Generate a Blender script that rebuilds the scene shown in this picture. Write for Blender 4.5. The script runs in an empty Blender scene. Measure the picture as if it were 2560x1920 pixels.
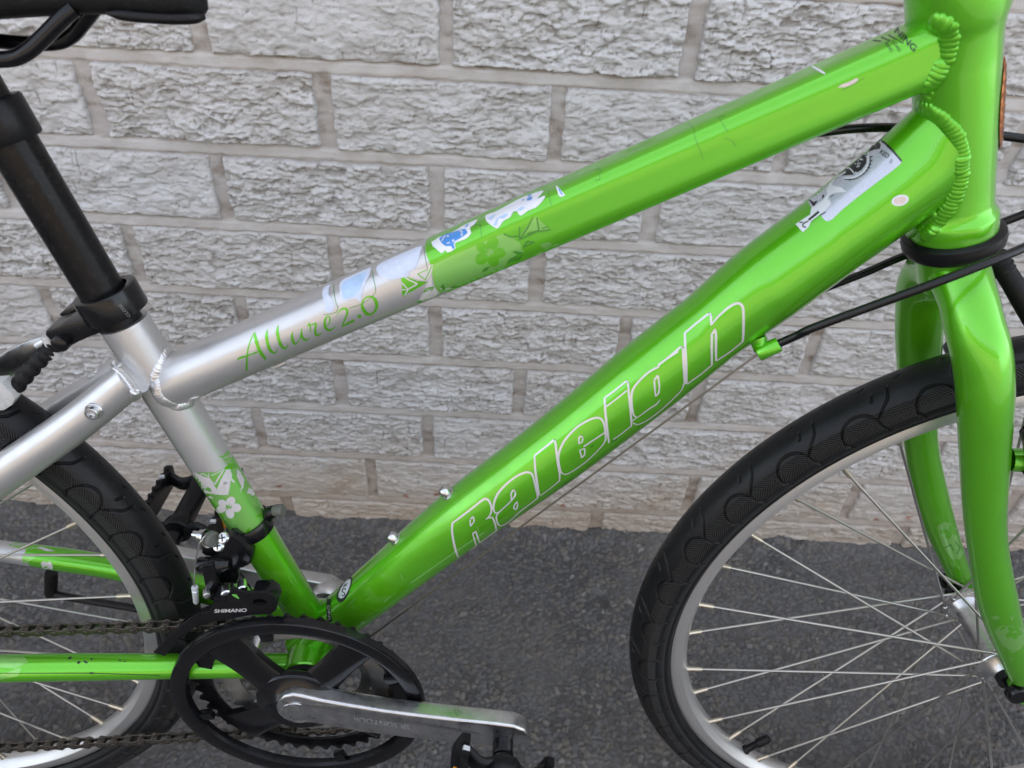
import bpy, bmesh, math, random
import numpy as np
from mathutils import Vector, Matrix
from mathutils.bvhtree import BVHTree

random.seed(7)
RNG = np.random.default_rng(11)
R = math.radians
PI = math.pi
C = bpy.context.scene.collection

# ------------------------------------------------------------------ camera solve (millimetres, bicycle frame)
# bicycle frame: X forward, Y sideways towards the wall, Z up in the plane of the wheels, origin at hub height above the crank axle
FPX = 1885.2787
CB = np.array([154.757773, -411.326471, 510.758865])
RB = np.array([[0.9991772, 0.0113752, 0.0389297], [0.0386322, -0.5591701, -0.8281524], [0.0123479, 0.8289749, -0.5591494]])
WM = np.array([[0.9999303, 0.0081915, 0.0084977], [-0.0073315, 0.9952843, -0.0967237], [-0.0092499, 0.0966546, 0.9952750]])          # columns: along the wall, into the wall, straight up
ZG = -292.3076
BASE = 295.48                  # tyre radius: the bicycle's base stands this far below the hubs
XR, XF, RRIM, RTYRE, ZBB = -382.986, 562.8886, 259.46, 295.48, -52.17
WALL_Y = 343.5

def ray(px, py):
    v = np.array([(px - 1280) / FPX, (py - 960) / FPX, 1.0]) @ RB
    return v / np.linalg.norm(v)

def B(px, py, y=0.0):
    """point of the bicycle frame on the plane Y = y that the photograph shows at (px, py)"""
    v = ray(px, py)
    return CB + v * ((y - CB[1]) / v[1])

def Z(ox, oy, s, pts):
    return [(ox + a * s, oy + b * s) for a, b in pts]

WT = Matrix([[float(WM[j][i]) for j in range(3)] for i in range(3)])      # bicycle frame -> world
def to_world(P):
    p = WM.T @ np.asarray(P, float)
    return Vector((p[0] / 1000, p[1] / 1000, (p[2] - ZG) / 1000))

# ------------------------------------------------------------------ camera
scene = bpy.context.scene
cam = bpy.data.cameras.new('camera')
camo = bpy.data.objects.new('camera', cam)
C.objects.link(camo)
Rw = RB @ WM
M = Matrix.Identity(4)
for i in range(3):
    M[i][0] = Rw[0][i]; M[i][1] = -Rw[1][i]; M[i][2] = -Rw[2][i]
M.translation = to_world(CB)
camo.matrix_world = M
cam.sensor_width = 36
cam.lens = FPX / 2560 * 36
cam.clip_start = 0.02
cam.clip_end = 400
cam.dof.use_dof = True
cam.dof.focus_distance = 0.56
cam.dof.aperture_fstop = 11.0
scene.camera = camo

# ------------------------------------------------------------------ daylight: the wall's own shade, sun high behind it
SUN_EL, SUN_AZ = R(52), R(20)
world = bpy.data.worlds.new('World')
scene.world = world
world.use_nodes = True
nt = world.node_tree
sky = nt.nodes.new('ShaderNodeTexSky')
sky.sky_type = 'NISHITA'
sky.sun_disc = False
sky.sun_elevation = SUN_EL
sky.sun_rotation = SUN_AZ
sky.air_density = 1.0
sky.dust_density = 2.0
sky.ozone_density = 1.0
hs = nt.nodes.new('ShaderNodeHueSaturation')
hs.inputs['Saturation'].default_value = 0.42          # thin high haze: a paler sky
nt.links.new(sky.outputs[0], hs.inputs['Color'])
nt.links.new(hs.outputs[0], nt.nodes['Background'].inputs[0])
nt.nodes['Background'].inputs[1].default_value = 0.13
sun = bpy.data.lights.new('sun', 'SUN')
sun.energy = 4.0
sun.angle = R(0.5)
sun.color = (1.0, 0.94, 0.86)
suno = bpy.data.objects.new('sun', sun)
C.objects.link(suno)
sd = Vector((math.sin(SUN_AZ) * math.cos(SUN_EL), math.cos(SUN_AZ) * math.cos(SUN_EL), math.sin(SUN_EL)))
suno.rotation_euler = sd.to_track_quat('Z', 'Y').to_euler()
scene.view_settings.view_transform = 'Standard'
scene.view_settings.look = 'None'
scene.view_settings.gamma = 1
scene.view_settings.exposure = 2.3
scene.view_settings.use_curve_mapping = False

# ------------------------------------------------------------------ numpy noise
def _h(ix, iy, seed):
    n = (ix.astype(np.int64) * 374761393 + iy.astype(np.int64) * 668265263 + seed * 1442695041) & 0xFFFFFFFF
    n = ((n ^ (n >> 13)) * 1274126177) & 0xFFFFFFFF
    return ((n ^ (n >> 16)) & 0xFFFFFF) / float(0xFFFFFF)

def vnoise(x, y, seed=0):
    ix, iy = np.floor(x), np.floor(y)
    fx, fy = x - ix, y - iy
    fx = fx * fx * fx * (fx * (fx * 6 - 15) + 10); fy = fy * fy * fy * (fy * (fy * 6 - 15) + 10)
    a, b = _h(ix, iy, seed), _h(ix + 1, iy, seed)
    c, d = _h(ix, iy + 1, seed), _h(ix + 1, iy + 1, seed)
    return (a + (b - a) * fx) * (1 - fy) + (c + (d - c) * fx) * fy - 0.5

def fbm(x, y, seed=0, n=3):
    t, a = 0, 1.0
    for i in range(n):
        t = t + a * vnoise(x * 2 ** i, y * 2 ** i, seed + i * 17); a *= 0.5
    return t

def worley(x, y, cell, seed):
    cx, cy = np.floor(x / cell), np.floor(y / cell)
    b1 = np.full(x.shape, 9e9); b2 = np.full(x.shape, 9e9); idr = np.zeros(x.shape)
    for i in (-1, 0, 1):
        for j in (-1, 0, 1):
            ax, ay = cx + i, cy + j
            px_ = (ax + _h(ax, ay, seed)) * cell; py_ = (ay + _h(ax, ay, seed + 5)) * cell
            dd = np.hypot((x - px_), (y - py_)) - 0.22 * cell * _h(ax, ay, seed + 13)
            r = _h(ax, ay, seed + 9)
            up = dd < b1
            b2 = np.where(up, b1, np.minimum(b2, dd)); idr = np.where(up, r, idr); b1 = np.where(up, dd, b1)
    return b1, b2, idr

def smooth(a, b, t):
    t = np.clip((t - a) / (b - a), 0, 1)
    return t * t * (3 - 2 * t)

# ------------------------------------------------------------------ objects
def mesh_from(name, V, Fc, mat=None, smooth_=True, angle=35, uv=None, attr=None):
    me = bpy.data.meshes.new(name)
    me.from_pydata([tuple(map(float, v)) for v in V], [], [tuple(map(int, f)) for f in Fc])
    if mat is not None:
        me.materials.append(mat)
    if smooth_:
        me.shade_smooth()
        if angle:
            me.set_sharp_from_angle(angle=R(angle))
    if uv is not None:
        l = me.uv_layers.new(name='UVMap')
        idx = np.empty(len(me.loops), np.int32); me.loops.foreach_get('vertex_index', idx)
        l.data.foreach_set('uv', np.asarray(uv, np.float32)[idx].ravel())
    if attr:
        for k, v in attr.items():
            a = me.attributes.new(k, 'FLOAT', 'POINT'); a.data.foreach_set('value', np.asarray(v, np.float32))
    me.update()
    return me

def grid_mesh(name, P, mat, attr=None, closed_u=False, closed_v=False, uv=None):
    """P: (n, m, 3) array of points -> one fast quad grid"""
    n, m = P.shape[:2]
    i = np.arange(n if closed_u else n - 1); j = np.arange(m if closed_v else m - 1)
    I, J = np.meshgrid(i, j, indexing='ij')
    I2, J2 = (I + 1) % n, (J + 1) % m
    Q = np.stack([I * m + J, I2 * m + J, I2 * m + J2, I * m + J2], -1).reshape(-1, 4).astype(np.int32)
    me = bpy.data.meshes.new(name)
    me.vertices.add(n * m); me.vertices.foreach_set('co', P.reshape(-1).astype(np.float32))
    me.loops.add(len(Q) * 4); me.loops.foreach_set('vertex_index', Q.ravel())
    me.polygons.add(len(Q)); me.polygons.foreach_set('loop_start', np.arange(len(Q), dtype=np.int32) * 4)
    me.update(calc_edges=True)
    me.materials.append(mat)
    me.shade_smooth()
    if attr:
        for k, v in attr.items():
            a = me.attributes.new(k, 'FLOAT', 'POINT'); a.data.foreach_set('value', np.asarray(v, np.float32).ravel())
    if uv is not None:
        l = me.uv_layers.new(name='UVMap')
        l.data.foreach_set('uv', np.asarray(uv, np.float32).reshape(-1, 2)[Q.ravel()].ravel())
    return me

def link(name, me, parent=None, label=None):
    o = bpy.data.objects.new(name, me)
    C.objects.link(o)
    if parent is not None:
        o.parent = parent
    if label:
        o['label'] = label
    return o

def empty(name, parent=None, matrix=None):
    o = bpy.data.objects.new(name, None)
    o.empty_display_size = 0.05
    C.objects.link(o)
    if parent is not None:
        o.parent = parent
    if matrix is not None:
        o.matrix_world = matrix
    return o

# ------------------------------------------------------------------ materials
class NT:
    def __init__(self, name):
        self.m = bpy.data.materials.new(name); self.m.use_nodes = True
        self.t = self.m.node_tree; self.b = self.t.nodes['Principled BSDF']
    def n(self, typ, **kw):
        x = self.t.nodes.new(typ)
        for k, v in kw.items():
            setattr(x, k, v)
        return x
    def l(self, a, b):
        self.t.links.new(a, b)
    def set(self, **kw):
        for k, v in kw.items():
            self.b.inputs[k.replace('_', ' ')].default_value = v
    def coord(self, scale=(1, 1, 1)):
        tc = self.n('ShaderNodeTexCoord'); mp = self.n('ShaderNodeMapping'); mp.inputs['Scale'].default_value = scale
        self.l(tc.outputs['Object'], mp.inputs['Vector']); return mp.outputs[0]
    def noise(self, scale, detail=4, rough=0.6, vec=None):
        x = self.n('ShaderNodeTexNoise'); x.inputs['Scale'].default_value = scale; x.inputs['Detail'].default_value = detail
        x.inputs['Roughness'].default_value = rough
        if vec is not None:
            self.l(vec, x.inputs['Vector'])
        return x.outputs[0]
    def ramp(self, fac, stops, interp='LINEAR'):
        x = self.n('ShaderNodeValToRGB'); x.color_ramp.interpolation = interp
        e = x.color_ramp.elements
        while len(e) < len(stops):
            e.new(0.5)
        for k, (p, c) in enumerate(stops):
            e[k].position = p; e[k].color = (*c, 1) if len(c) == 3 else c
        self.l(fac, x.inputs[0]); return x.outputs[0]
    def mix(self, fac, a, b, mode='MIX'):
        x = self.n('ShaderNodeMix', data_type='RGBA', blend_type=mode)
        for s, v in ((0, fac), (6, a), (7, b)):
            if hasattr(v, 'node'):
                self.l(v, x.inputs[s])
            elif s == 0:
                x.inputs[0].default_value = v
            else:
                x.inputs[s].default_value = (*v, 1)
        return x.outputs[2]
    def math(self, op, a, b=None, c=None):
        x = self.n('ShaderNodeMath', operation=op)
        for i, v in enumerate((a, b, c)):
            if v is None:
                continue
            if hasattr(v, 'node'):
                self.l(v, x.inputs[i])
            else:
                x.inputs[i].default_value = v
        return x.outputs[0]
    def attr(self, name):
        x = self.n('ShaderNodeAttribute'); x.attribute_name = name; return x.outputs['Fac']
    def bump(self, h, strength, dist, normal=None):
        x = self.n('ShaderNodeBump'); x.inputs['Strength'].default_value = strength; x.inputs['Distance'].default_value = dist
        self.l(h, x.inputs['Height'])
        if normal is not None:
            self.l(normal, x.inputs['Normal'])
        return x.outputs[0]
    def color(self, c):
        self.l(c, self.b.inputs['Base Color'])
    def normal(self, c):
        self.l(c, self.b.inputs['Normal'])
    def rough(self, c):
        self.l(c, self.b.inputs['Roughness'])

def simple(name, col, rough=0.5, metal=0.0, var=0.15, nscale=60, bump=0.0, bscale=900, coat=0.0, spec=0.5, dust=0.0, dustcol=(0.30, 0.27, 0.23)):
    m = NT(name)
    v = m.coord()
    n = m.noise(nscale, 5, 0.65, v)
    lo = tuple(max(0, c * (1 - var)) for c in col); hi = tuple(min(1, c * (1 + var)) for c in col)
    c = m.ramp(n, [(0.3, lo), (0.7, hi)])
    if dust > 0:
        d = m.noise(nscale * 9, 6, 0.7, v)
        dm = m.ramp(d, [(0.52, (0, 0, 0)), (0.78, (dust, dust, dust))])
        c = m.mix(dm, c, dustcol)
    m.color(c)
    r = m.ramp(n, [(0.25, (max(0.02, rough - 0.08),) * 3), (0.75, (min(1, rough + 0.1),) * 3)])
    m.rough(r)
    m.set(Metallic=metal, Specular_IOR_Level=spec, Coat_Weight=coat, Coat_Roughness=0.05)
    if bump > 0:
        m.normal(m.bump(m.noise(bscale, 3, 0.6, v), bump, 0.0003))
    return m.m

def paint(name, col, metal=0.62, rough=0.33, coat=1.0, flake=0.03, flake_scale=2600, orange=0.0, chips=0.0):
    """metallic bicycle paint under clear lacquer"""
    m = NT(name)
    v = m.coord()
    f = m.noise(flake_scale, 2, 0.5, v)
    big = m.noise(35, 3, 0.5, v)
    c = m.ramp(f, [(0.3, tuple(x * (1 - flake) for x in col)), (0.72, tuple(min(1, x * (1 + flake)) for x in col))])
    c = m.mix(m.ramp(big, [(0.35, (0, 0, 0)), (0.75, (0.06, 0.06, 0.06))]), c, tuple(x * 0.8 for x in col))
    # specks of dirt and small chips
    d = m.noise(420, 4, 0.75, v)
    c = m.mix(m.ramp(d, [(0.79, (0, 0, 0)), (0.81, (0.6, 0.6, 0.6))]), c, (0.03, 0.035, 0.02))
    m.color(c)
    m.set(Metallic=metal, Coat_Weight=coat, Coat_Roughness=0.035, Coat_IOR=1.5)
    m.rough(m.ramp(m.noise(90, 4, 0.6, v), [(0.3, (rough - 0.04,) * 3), (0.7, (rough + 0.06,) * 3)]))
    if orange > 0:
        h = m.noise(520, 2, 0.5, v)
        m.normal(m.bump(h, orange, 0.0004))
        cb = m.n('ShaderNodeBump'); cb.inputs['Strength'].default_value = orange; cb.inputs['Distance'].default_value = 0.0003
        m.l(h, cb.inputs['Height']); m.l(cb.outputs[0], m.b.inputs['Coat Normal'])
    return m.m

GREEN = (0.125, 0.53, 0.008)
MAT = {}
MAT['green'] = paint('green_paint', GREEN)
MAT['light_green'] = paint('light_green_paint', (0.24, 0.60, 0.12), rough=0.36)
MAT['dark_green'] = paint('dark_green_print', (0.05, 0.26, 0.012), metal=0.3)
MAT['silver'] = paint('silver_paint', (0.58, 0.575, 0.57), metal=0.75, rough=0.36, coat=0.35, flake=0.06, orange=0.16)
MAT['silver_print'] = paint('silver_print', (0.66, 0.64, 0.64), metal=0.35, rough=0.4, flake=0.05)
MAT['black_paint'] = simple('black_metal_lacquer', (0.004, 0.004, 0.005), 0.20, 0.0, coat=0.10, spec=0.34, dust=0.04)
MAT['black_plastic'] = simple('black_plastic', (0.005, 0.005, 0.006), 0.36, spec=0.26, dust=0.05, bump=0.15)
MAT['black_post'] = simple('black_anodised_tube', (0.005, 0.005, 0.0055), 0.30, 0.0, spec=0.2, dust=0.06, nscale=25)
MAT['black_matte'] = simple('black_rubber', (0.006, 0.006, 0.0065), 0.55, spec=0.25, dust=0.06)
MAT['cable'] = simple('black_cable_housing', (0.004, 0.004, 0.0045), 0.25, spec=0.4)
MAT['wire'] = simple('brown_steel_wire', (0.20, 0.165, 0.14), 0.42, 0.85)
MAT['steel'] = simple('bright_steel', (0.66, 0.66, 0.66), 0.22, 1.0, dust=0.06)
MAT['spoke'] = simple('spoke_steel', (0.50, 0.49, 0.46), 0.30, 1.0, nscale=6, var=0.1)
MAT['brass'] = simple('nipple_metal', (0.62, 0.56, 0.45), 0.33, 1.0)
MAT['alloy'] = simple('worn_alloy', (0.56, 0.56, 0.56), 0.30, 1.0, nscale=90, bump=0.1, dust=0.12, dustcol=(0.35, 0.33, 0.31))
MAT['ring_steel'] = simple('dull_ring_steel', (0.50, 0.49, 0.46), 0.40, 0.9, nscale=140, dust=0.25, dustcol=(0.16, 0.13, 0.10))
MAT['chain'] = simple('oily_brown_chain', (0.085, 0.072, 0.058), 0.38, 0.75, nscale=260, var=0.4, dust=0.5, dustcol=(0.05, 0.03, 0.02))
MAT['white_cap'] = simple('white_crimp', (0.7, 0.72, 0.74), 0.3, 0.4)
MAT['copper'] = simple('copper_badge', (0.45, 0.17, 0.06), 0.28, 1.0, var=0.5, nscale=300, dust=0.3, dustcol=(0.05, 0.02, 0.01))
MAT['grey_rubber'] = simple('grey_bolt_cover', (0.095, 0.10, 0.085), 0.6, nscale=200, dust=0.3)
MAT['amber'] = simple('amber_reflector', (0.75, 0.30, 0.02), 0.2, coat=0.6)
MAT['white_print'] = simple('white_print', (0.72, 0.74, 0.78), 0.35, coat=0.4, var=0.05)
MAT['pale_blue'] = simple('pale_blue_print', (0.42, 0.58, 0.80), 0.35, coat=0.4, var=0.12, nscale=120)
MAT['mid_blue'] = simple('mid_blue_print', (0.055, 0.25, 0.62), 0.35, coat=0.4, var=0.08)
MAT['cloud_print'] = simple('milky_sticker', (0.58, 0.64, 0.76), 0.38, coat=0.4, var=0.10, nscale=150)
MAT['lilac_print'] = simple('silver_sticker', (0.55, 0.57, 0.66), 0.28, 0.25, coat=0.6, var=0.05)
MAT['black_print'] = simple('black_print', (0.02, 0.02, 0.022), 0.4, var=0.3, nscale=300)
MAT['grey_print'] = simple('grey_print', (0.18, 0.18, 0.18), 0.45)
MAT['chip'] = simple('paint_chip', (0.66, 0.55, 0.50), 0.5, var=0.15, nscale=900)
MAT['clear'] = simple('milky_plastic', (0.50, 0.50, 0.48), 0.25, coat=0.4)

# tyre rubber: UV = (millimetres round the wheel, millimetres across the casing)
def tyre_mat():
    m = NT('tyre_rubber')
    uv = m.n('ShaderNodeUVMap'); sp = m.n('ShaderNodeSeparateXYZ'); m.l(uv.outputs[0], sp.inputs[0])
    u, v = sp.outputs[0], sp.outputs[1]
    # herringbone band between 17 and 31 mm from the crown
    av = m.math('ABSOLUTE', m.math('SUBTRACT', v, 24.0))
    w = m.math('SINE', m.math('MULTIPLY', m.math('ADD', m.math('MULTIPLY', u, 1.0), m.math('MULTIPLY', av, 1.15)), 2 * PI / 2.3))
    band = m.math('MULTIPLY', m.math('GREATER_THAN', v, 18.5), m.math('LESS_THAN', v, 30.5))
    fine = m.math('MULTIPLY', m.math('SINE', m.math('MULTIPLY', u, 2 * PI / 1.3)),
                  m.math('MULTIPLY', m.math('GREATER_THAN', v, 33.5), m.math('LESS_THAN', v, 36.5)))
    h = m.math('ADD', m.math('MULTIPLY', w, band), m.math('MULTIPLY', fine, 0.6))
    nz = m.noise(700, 4, 0.6, m.coord())
    h2 = m.math('ADD', h, m.math('MULTIPLY', nz, 0.5))
    m.normal(m.bump(h2, 0.9, 0.0005))
    groove = m.attr('groove')
    base = m.ramp(m.noise(45, 5, 0.7, m.coord()), [(0.3, (0.006, 0.0062, 0.007)), (0.75, (0.012, 0.0122, 0.013))])
    ridge = m.math('MULTIPLY', band, m.math('GREATER_THAN', w, 0.25))
    base = m.mix(m.math('MULTIPLY', ridge, 0.7), base, (0.050, 0.046, 0.041))
    base = m.mix(m.math('MULTIPLY', m.attr('line'), 0.8), base, (0.10, 0.095, 0.085))
    base = m.mix(m.math('MULTIPLY', groove, 0.75), base, (0.0015, 0.0015, 0.0015))
    dust = m.ramp(m.noise(800, 5, 0.8, m.coord()), [(0.66, (0, 0, 0)), (0.74, (0.5, 0.5, 0.5))])
    base = m.mix(dust, base, (0.10, 0.095, 0.085))
    m.color(base)
    m.rough(m.ramp(m.noise(120, 4, 0.6, m.coord()), [(0.3, (0.30,) * 3), (0.7, (0.46,) * 3)]))
    m.set(Specular_IOR_Level=0.24)
    return m.m
MAT['tyre'] = tyre_mat()

def rim_mat():
    m = NT('brushed_rim_alloy')
    uv = m.n('ShaderNodeUVMap'); mp = m.n('ShaderNodeMapping'); mp.inputs['Scale'].default_value = (0.012, 6.0, 1)
    m.l(uv.outputs[0], mp.inputs[0])
    n = m.noise(1.0, 5, 0.7, mp.outputs[0])
    m.color(m.ramp(n, [(0.3, (0.46, 0.45, 0.44)), (0.55, (0.68, 0.67, 0.65)), (0.8, (0.86, 0.84, 0.80))]))
    m.rough(m.ramp(n, [(0.3, (0.28,) * 3), (0.8, (0.42,) * 3)]))
    m.set(Metallic=0.8)
    m.normal(m.bump(n, 0.35, 0.0003))
    return m.m
MAT['rim'] = rim_mat()

def brick_mat():
    m = NT('painted_split_brick')
    v = m.coord()
    info = m.n('ShaderNodeObjectInfo')
    big = m.noise(16, 5, 0.6, v)
    c = m.ramp(big, [(0.3, (0.50, 0.475, 0.45)), (0.52, (0.60, 0.585, 0.57)), (0.75, (0.66, 0.65, 0.645))])
    c = m.mix(m.math('MULTIPLY', info.outputs['Random'], 0.30), c, (0.50, 0.47, 0.43))
    # brown weathering towards the ground, broken up by noise (dirt that stays)
    g = m.n('ShaderNodeNewGeometry'); sp = m.n('ShaderNodeSeparateXYZ'); m.l(g.outputs['Position'], sp.inputs[0])
    low = m.math('SUBTRACT', 1.0, m.math('DIVIDE', sp.outputs[2], 0.20))
    low = m.math('ADD', low, m.math('MULTIPLY', m.math('SUBTRACT', m.noise(9, 5, 0.7, v), 0.5), 1.6))
    c = m.mix(m.ramp(low, [(0.25, (0, 0, 0)), (1.0, (0.72, 0.72, 0.72))]), c, (0.40, 0.315, 0.225))
    c = m.mix(m.ramp(m.math('ADD', low, m.math('MULTIPLY', m.math('SUBTRACT', m.noise(60, 4, 0.7, v), 0.5), 3.0)), [(1.28, (0, 0, 0)), (1.36, (0.7, 0.7, 0.7))]) if False else 0.0, c, (0.4, 0.1, 0.05))
    # bare red brick where the paint has flaked off near the ground
    fl = m.math('MULTIPLY', m.math('GREATER_THAN', m.noise(38, 4, 0.65, v), 0.665), m.math('LESS_THAN', sp.outputs[2], 0.125))
    c = m.mix(m.math('MULTIPLY', fl, 0.75), c, (0.30, 0.10, 0.055))
    # grime lodged in the cracks and under the ledges
    d = m.attr('dirt')
    dn = m.noise(70, 4, 0.7, v)
    dm = m.math('MULTIPLY', d, m.ramp(dn, [(0.30, (0.35,) * 3), (0.62, (1, 1, 1))]))
    c = m.mix(m.math('MINIMUM', dm, 0.92), c, (0.115, 0.085, 0.06))
    spk = m.ramp(m.noise(300, 3, 0.8, v), [(0.70, (0, 0, 0)), (0.76, (0.7, 0.7, 0.7))])
    c = m.mix(spk, c, (0.10, 0.075, 0.06))
    m.color(c)
    m.set(Specular_IOR_Level=0.35)
    m.rough(m.ramp(big, [(0.3, (0.55,) * 3), (0.7, (0.7,) * 3)]))
    mp = m.n('ShaderNodeMapping'); mp.inputs['Scale'].default_value = (0.6, 1, 1.5)
    tc = m.n('ShaderNodeTexCoord'); m.l(tc.outputs['Object'], mp.inputs[0])
    n1 = m.bump(m.noise(330, 5, 0.65, mp.outputs[0]), 0.45, 0.0014)
    m.normal(m.bump(m.noise(1500, 3, 0.6, v), 0.30, 0.0005, n1))
    return m.m
MAT['brick'] = brick_mat()

def mortar_mat():
    m = NT('painted_mortar')
    v = m.coord()
    big = m.noise(14, 5, 0.6, v)
    c = m.ramp(big, [(0.3, (0.55, 0.505, 0.47)), (0.7, (0.65, 0.62, 0.595))])
    g = m.n('ShaderNodeNewGeometry'); sp = m.n('ShaderNodeSeparateXYZ'); m.l(g.outputs['Position'], sp.inputs[0])
    low = m.math('SUBTRACT', 1.0, m.math('DIVIDE', sp.outputs[2], 0.22))
    low = m.math('ADD', low, m.math('MULTIPLY', m.math('SUBTRACT', m.noise(9, 5, 0.7, v), 0.5), 1.4))
    c = m.mix(m.ramp(low, [(0.2, (0, 0, 0)), (1.0, (0.7, 0.7, 0.7))]), c, (0.36, 0.28, 0.20))
    c = m.mix(m.math('MULTIPLY', m.attr('dirt'), m.ramp(m.noise(45, 4, 0.7, v), [(0.35, (0.3,) * 3), (0.65, (1, 1, 1))])), c, (0.20, 0.145, 0.10))
    m.color(c)
    m.set(Roughness=0.8, Specular_IOR_Level=0.3)
    n1 = m.bump(m.noise(420, 4, 0.7, v), 0.5, 0.0012)
    m.normal(n1)
    return m.m
MAT['mortar'] = mortar_mat()

def asphalt_mat():
    m = NT('worn_asphalt')
    v = m.coord()
    st = m.attr('stone')
    big = m.noise(5, 5, 0.6, v)
    c = m.ramp(st, [(0.0, (0.078, 0.074, 0.070)), (0.35, (0.105, 0.101, 0.099)), (0.62, (0.132, 0.129, 0.128)), (0.80, (0.145, 0.128, 0.106)), (0.93, (0.15, 0.137, 0.118)), (1.0, (0.22, 0.212, 0.20))])
    gap = m.attr('gap')
    c = m.mix(m.math('MULTIPLY', gap, 0.62), c, m.mix(m.ramp(big, [(0.42, (0, 0, 0)), (0.62, (1, 1, 1))]), (0.036, 0.034, 0.033), (0.13, 0.105, 0.075)))
    c = m.mix(m.ramp(m.noise(260, 5, 0.75, v), [(0.45, (0, 0, 0)), (0.75, (0.6, 0.6, 0.6))]), c, (0.10, 0.092, 0.082))
    c = m.mix(m.ramp(m.noise(900, 3, 0.8, v), [(0.70, (0, 0, 0)), (0.78, (0.7, 0.7, 0.7))]), c, (0.20, 0.18, 0.155))
    m.color(c)
    m.set(Specular_IOR_Level=0.4)
    m.rough(m.ramp(m.noise(150, 4, 0.7, v), [(0.3, (0.55,) * 3), (0.7, (0.85,) * 3)]))
    m.normal(m.bump(m.noise(600, 5, 0.7, v), 0.5, 0.0015))
    return m.m
MAT['asphalt'] = asphalt_mat()

# ------------------------------------------------------------------ setting: asphalt, sheet out to the horizon with a modelled strip by the wall
def axis_pts(fine0, fine1, step, far0, far1):
    p = list(np.arange(fine0, fine1 + 1e-6, step))
    s, a = step, fine1
    while a < far1:
        s *= 1.6; a += s; p.append(min(a, far1))
    s, a = step, fine0
    while a > far0:
        s *= 1.6; a -= s; p.insert(0, max(a, far0))
    return np.array(p)
gx = axis_pts(-0.60, 0.98, 0.00165, -60, 60)
gy = axis_pts(-0.07, 0.350, 0.00165, -90, 0.47)
GX, GY = np.meshgrid(gx, gy, indexing='ij')
wx = GX + 0.0012 * fbm(GX / 0.004, GY / 0.004, 3); wy = GY + 0.0012 * fbm(GX / 0.004, GY / 0.004, 8)
near = (np.abs(GX) < 1.2) & (GY > -0.4)
b1, b2, sid = worley(wx * 0.92 + wy * 0.39, wy * 0.92 - wx * 0.39, 0.0070, 21)
c1, c2, sid2 = worley(wx + 0.3, wy - 0.2, 0.0040, 77)
edge = (b2 - b1) / 0.0070
edge2 = (c2 - c1) / 0.0040
coarse = smooth(0.0, 0.30, edge) * (0.35 + 0.65 * sid)
fine_ = smooth(0.0, 0.35, edge2) * (0.3 + 0.7 * sid2)
patch = smooth(-0.15, 0.15, fbm(GX / 0.05, GY / 0.05, 41))
gh = 0.0030 * (coarse * (0.45 + 0.55 * patch)) + 0.0016 * fine_ + 0.004 * fbm(GX / 0.11, GY / 0.11, 5)
# crumbled ridge of asphalt heaped against the wall
kick = smooth(0.300, 0.348, GY + 0.03 * fbm(GX / 0.06, GY * 0 + 0.5, 14))
gh = gh + kick * (0.006 + 0.012 * np.clip(fbm(GX / 0.035, GY / 0.035, 90) + 0.25, 0, 1))
# a small dark hole in the surface
gh -= 0.008 * np.exp(-(((GX - 0.302) / 0.014) ** 2 + ((GY - 0.235) / 0.012) ** 2))
gh = np.where(near, gh - 0.0045, -0.002)
stone = np.where(patch > 0.5, sid, 0.5 * sid + 0.5 * sid2)
gap = 1 - smooth(0.02, 0.22, np.where(sid > 0.25, edge, edge2))
GP = np.stack([GX, GY, gh], -1)
gme = grid_mesh('ground', GP, MAT['asphalt'], attr={'stone': np.where(near, stone, 0.45), 'gap': np.where(near, gap, 0.3)})
ground = link('ground', gme)
ground['kind'] = 'structure'

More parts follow.
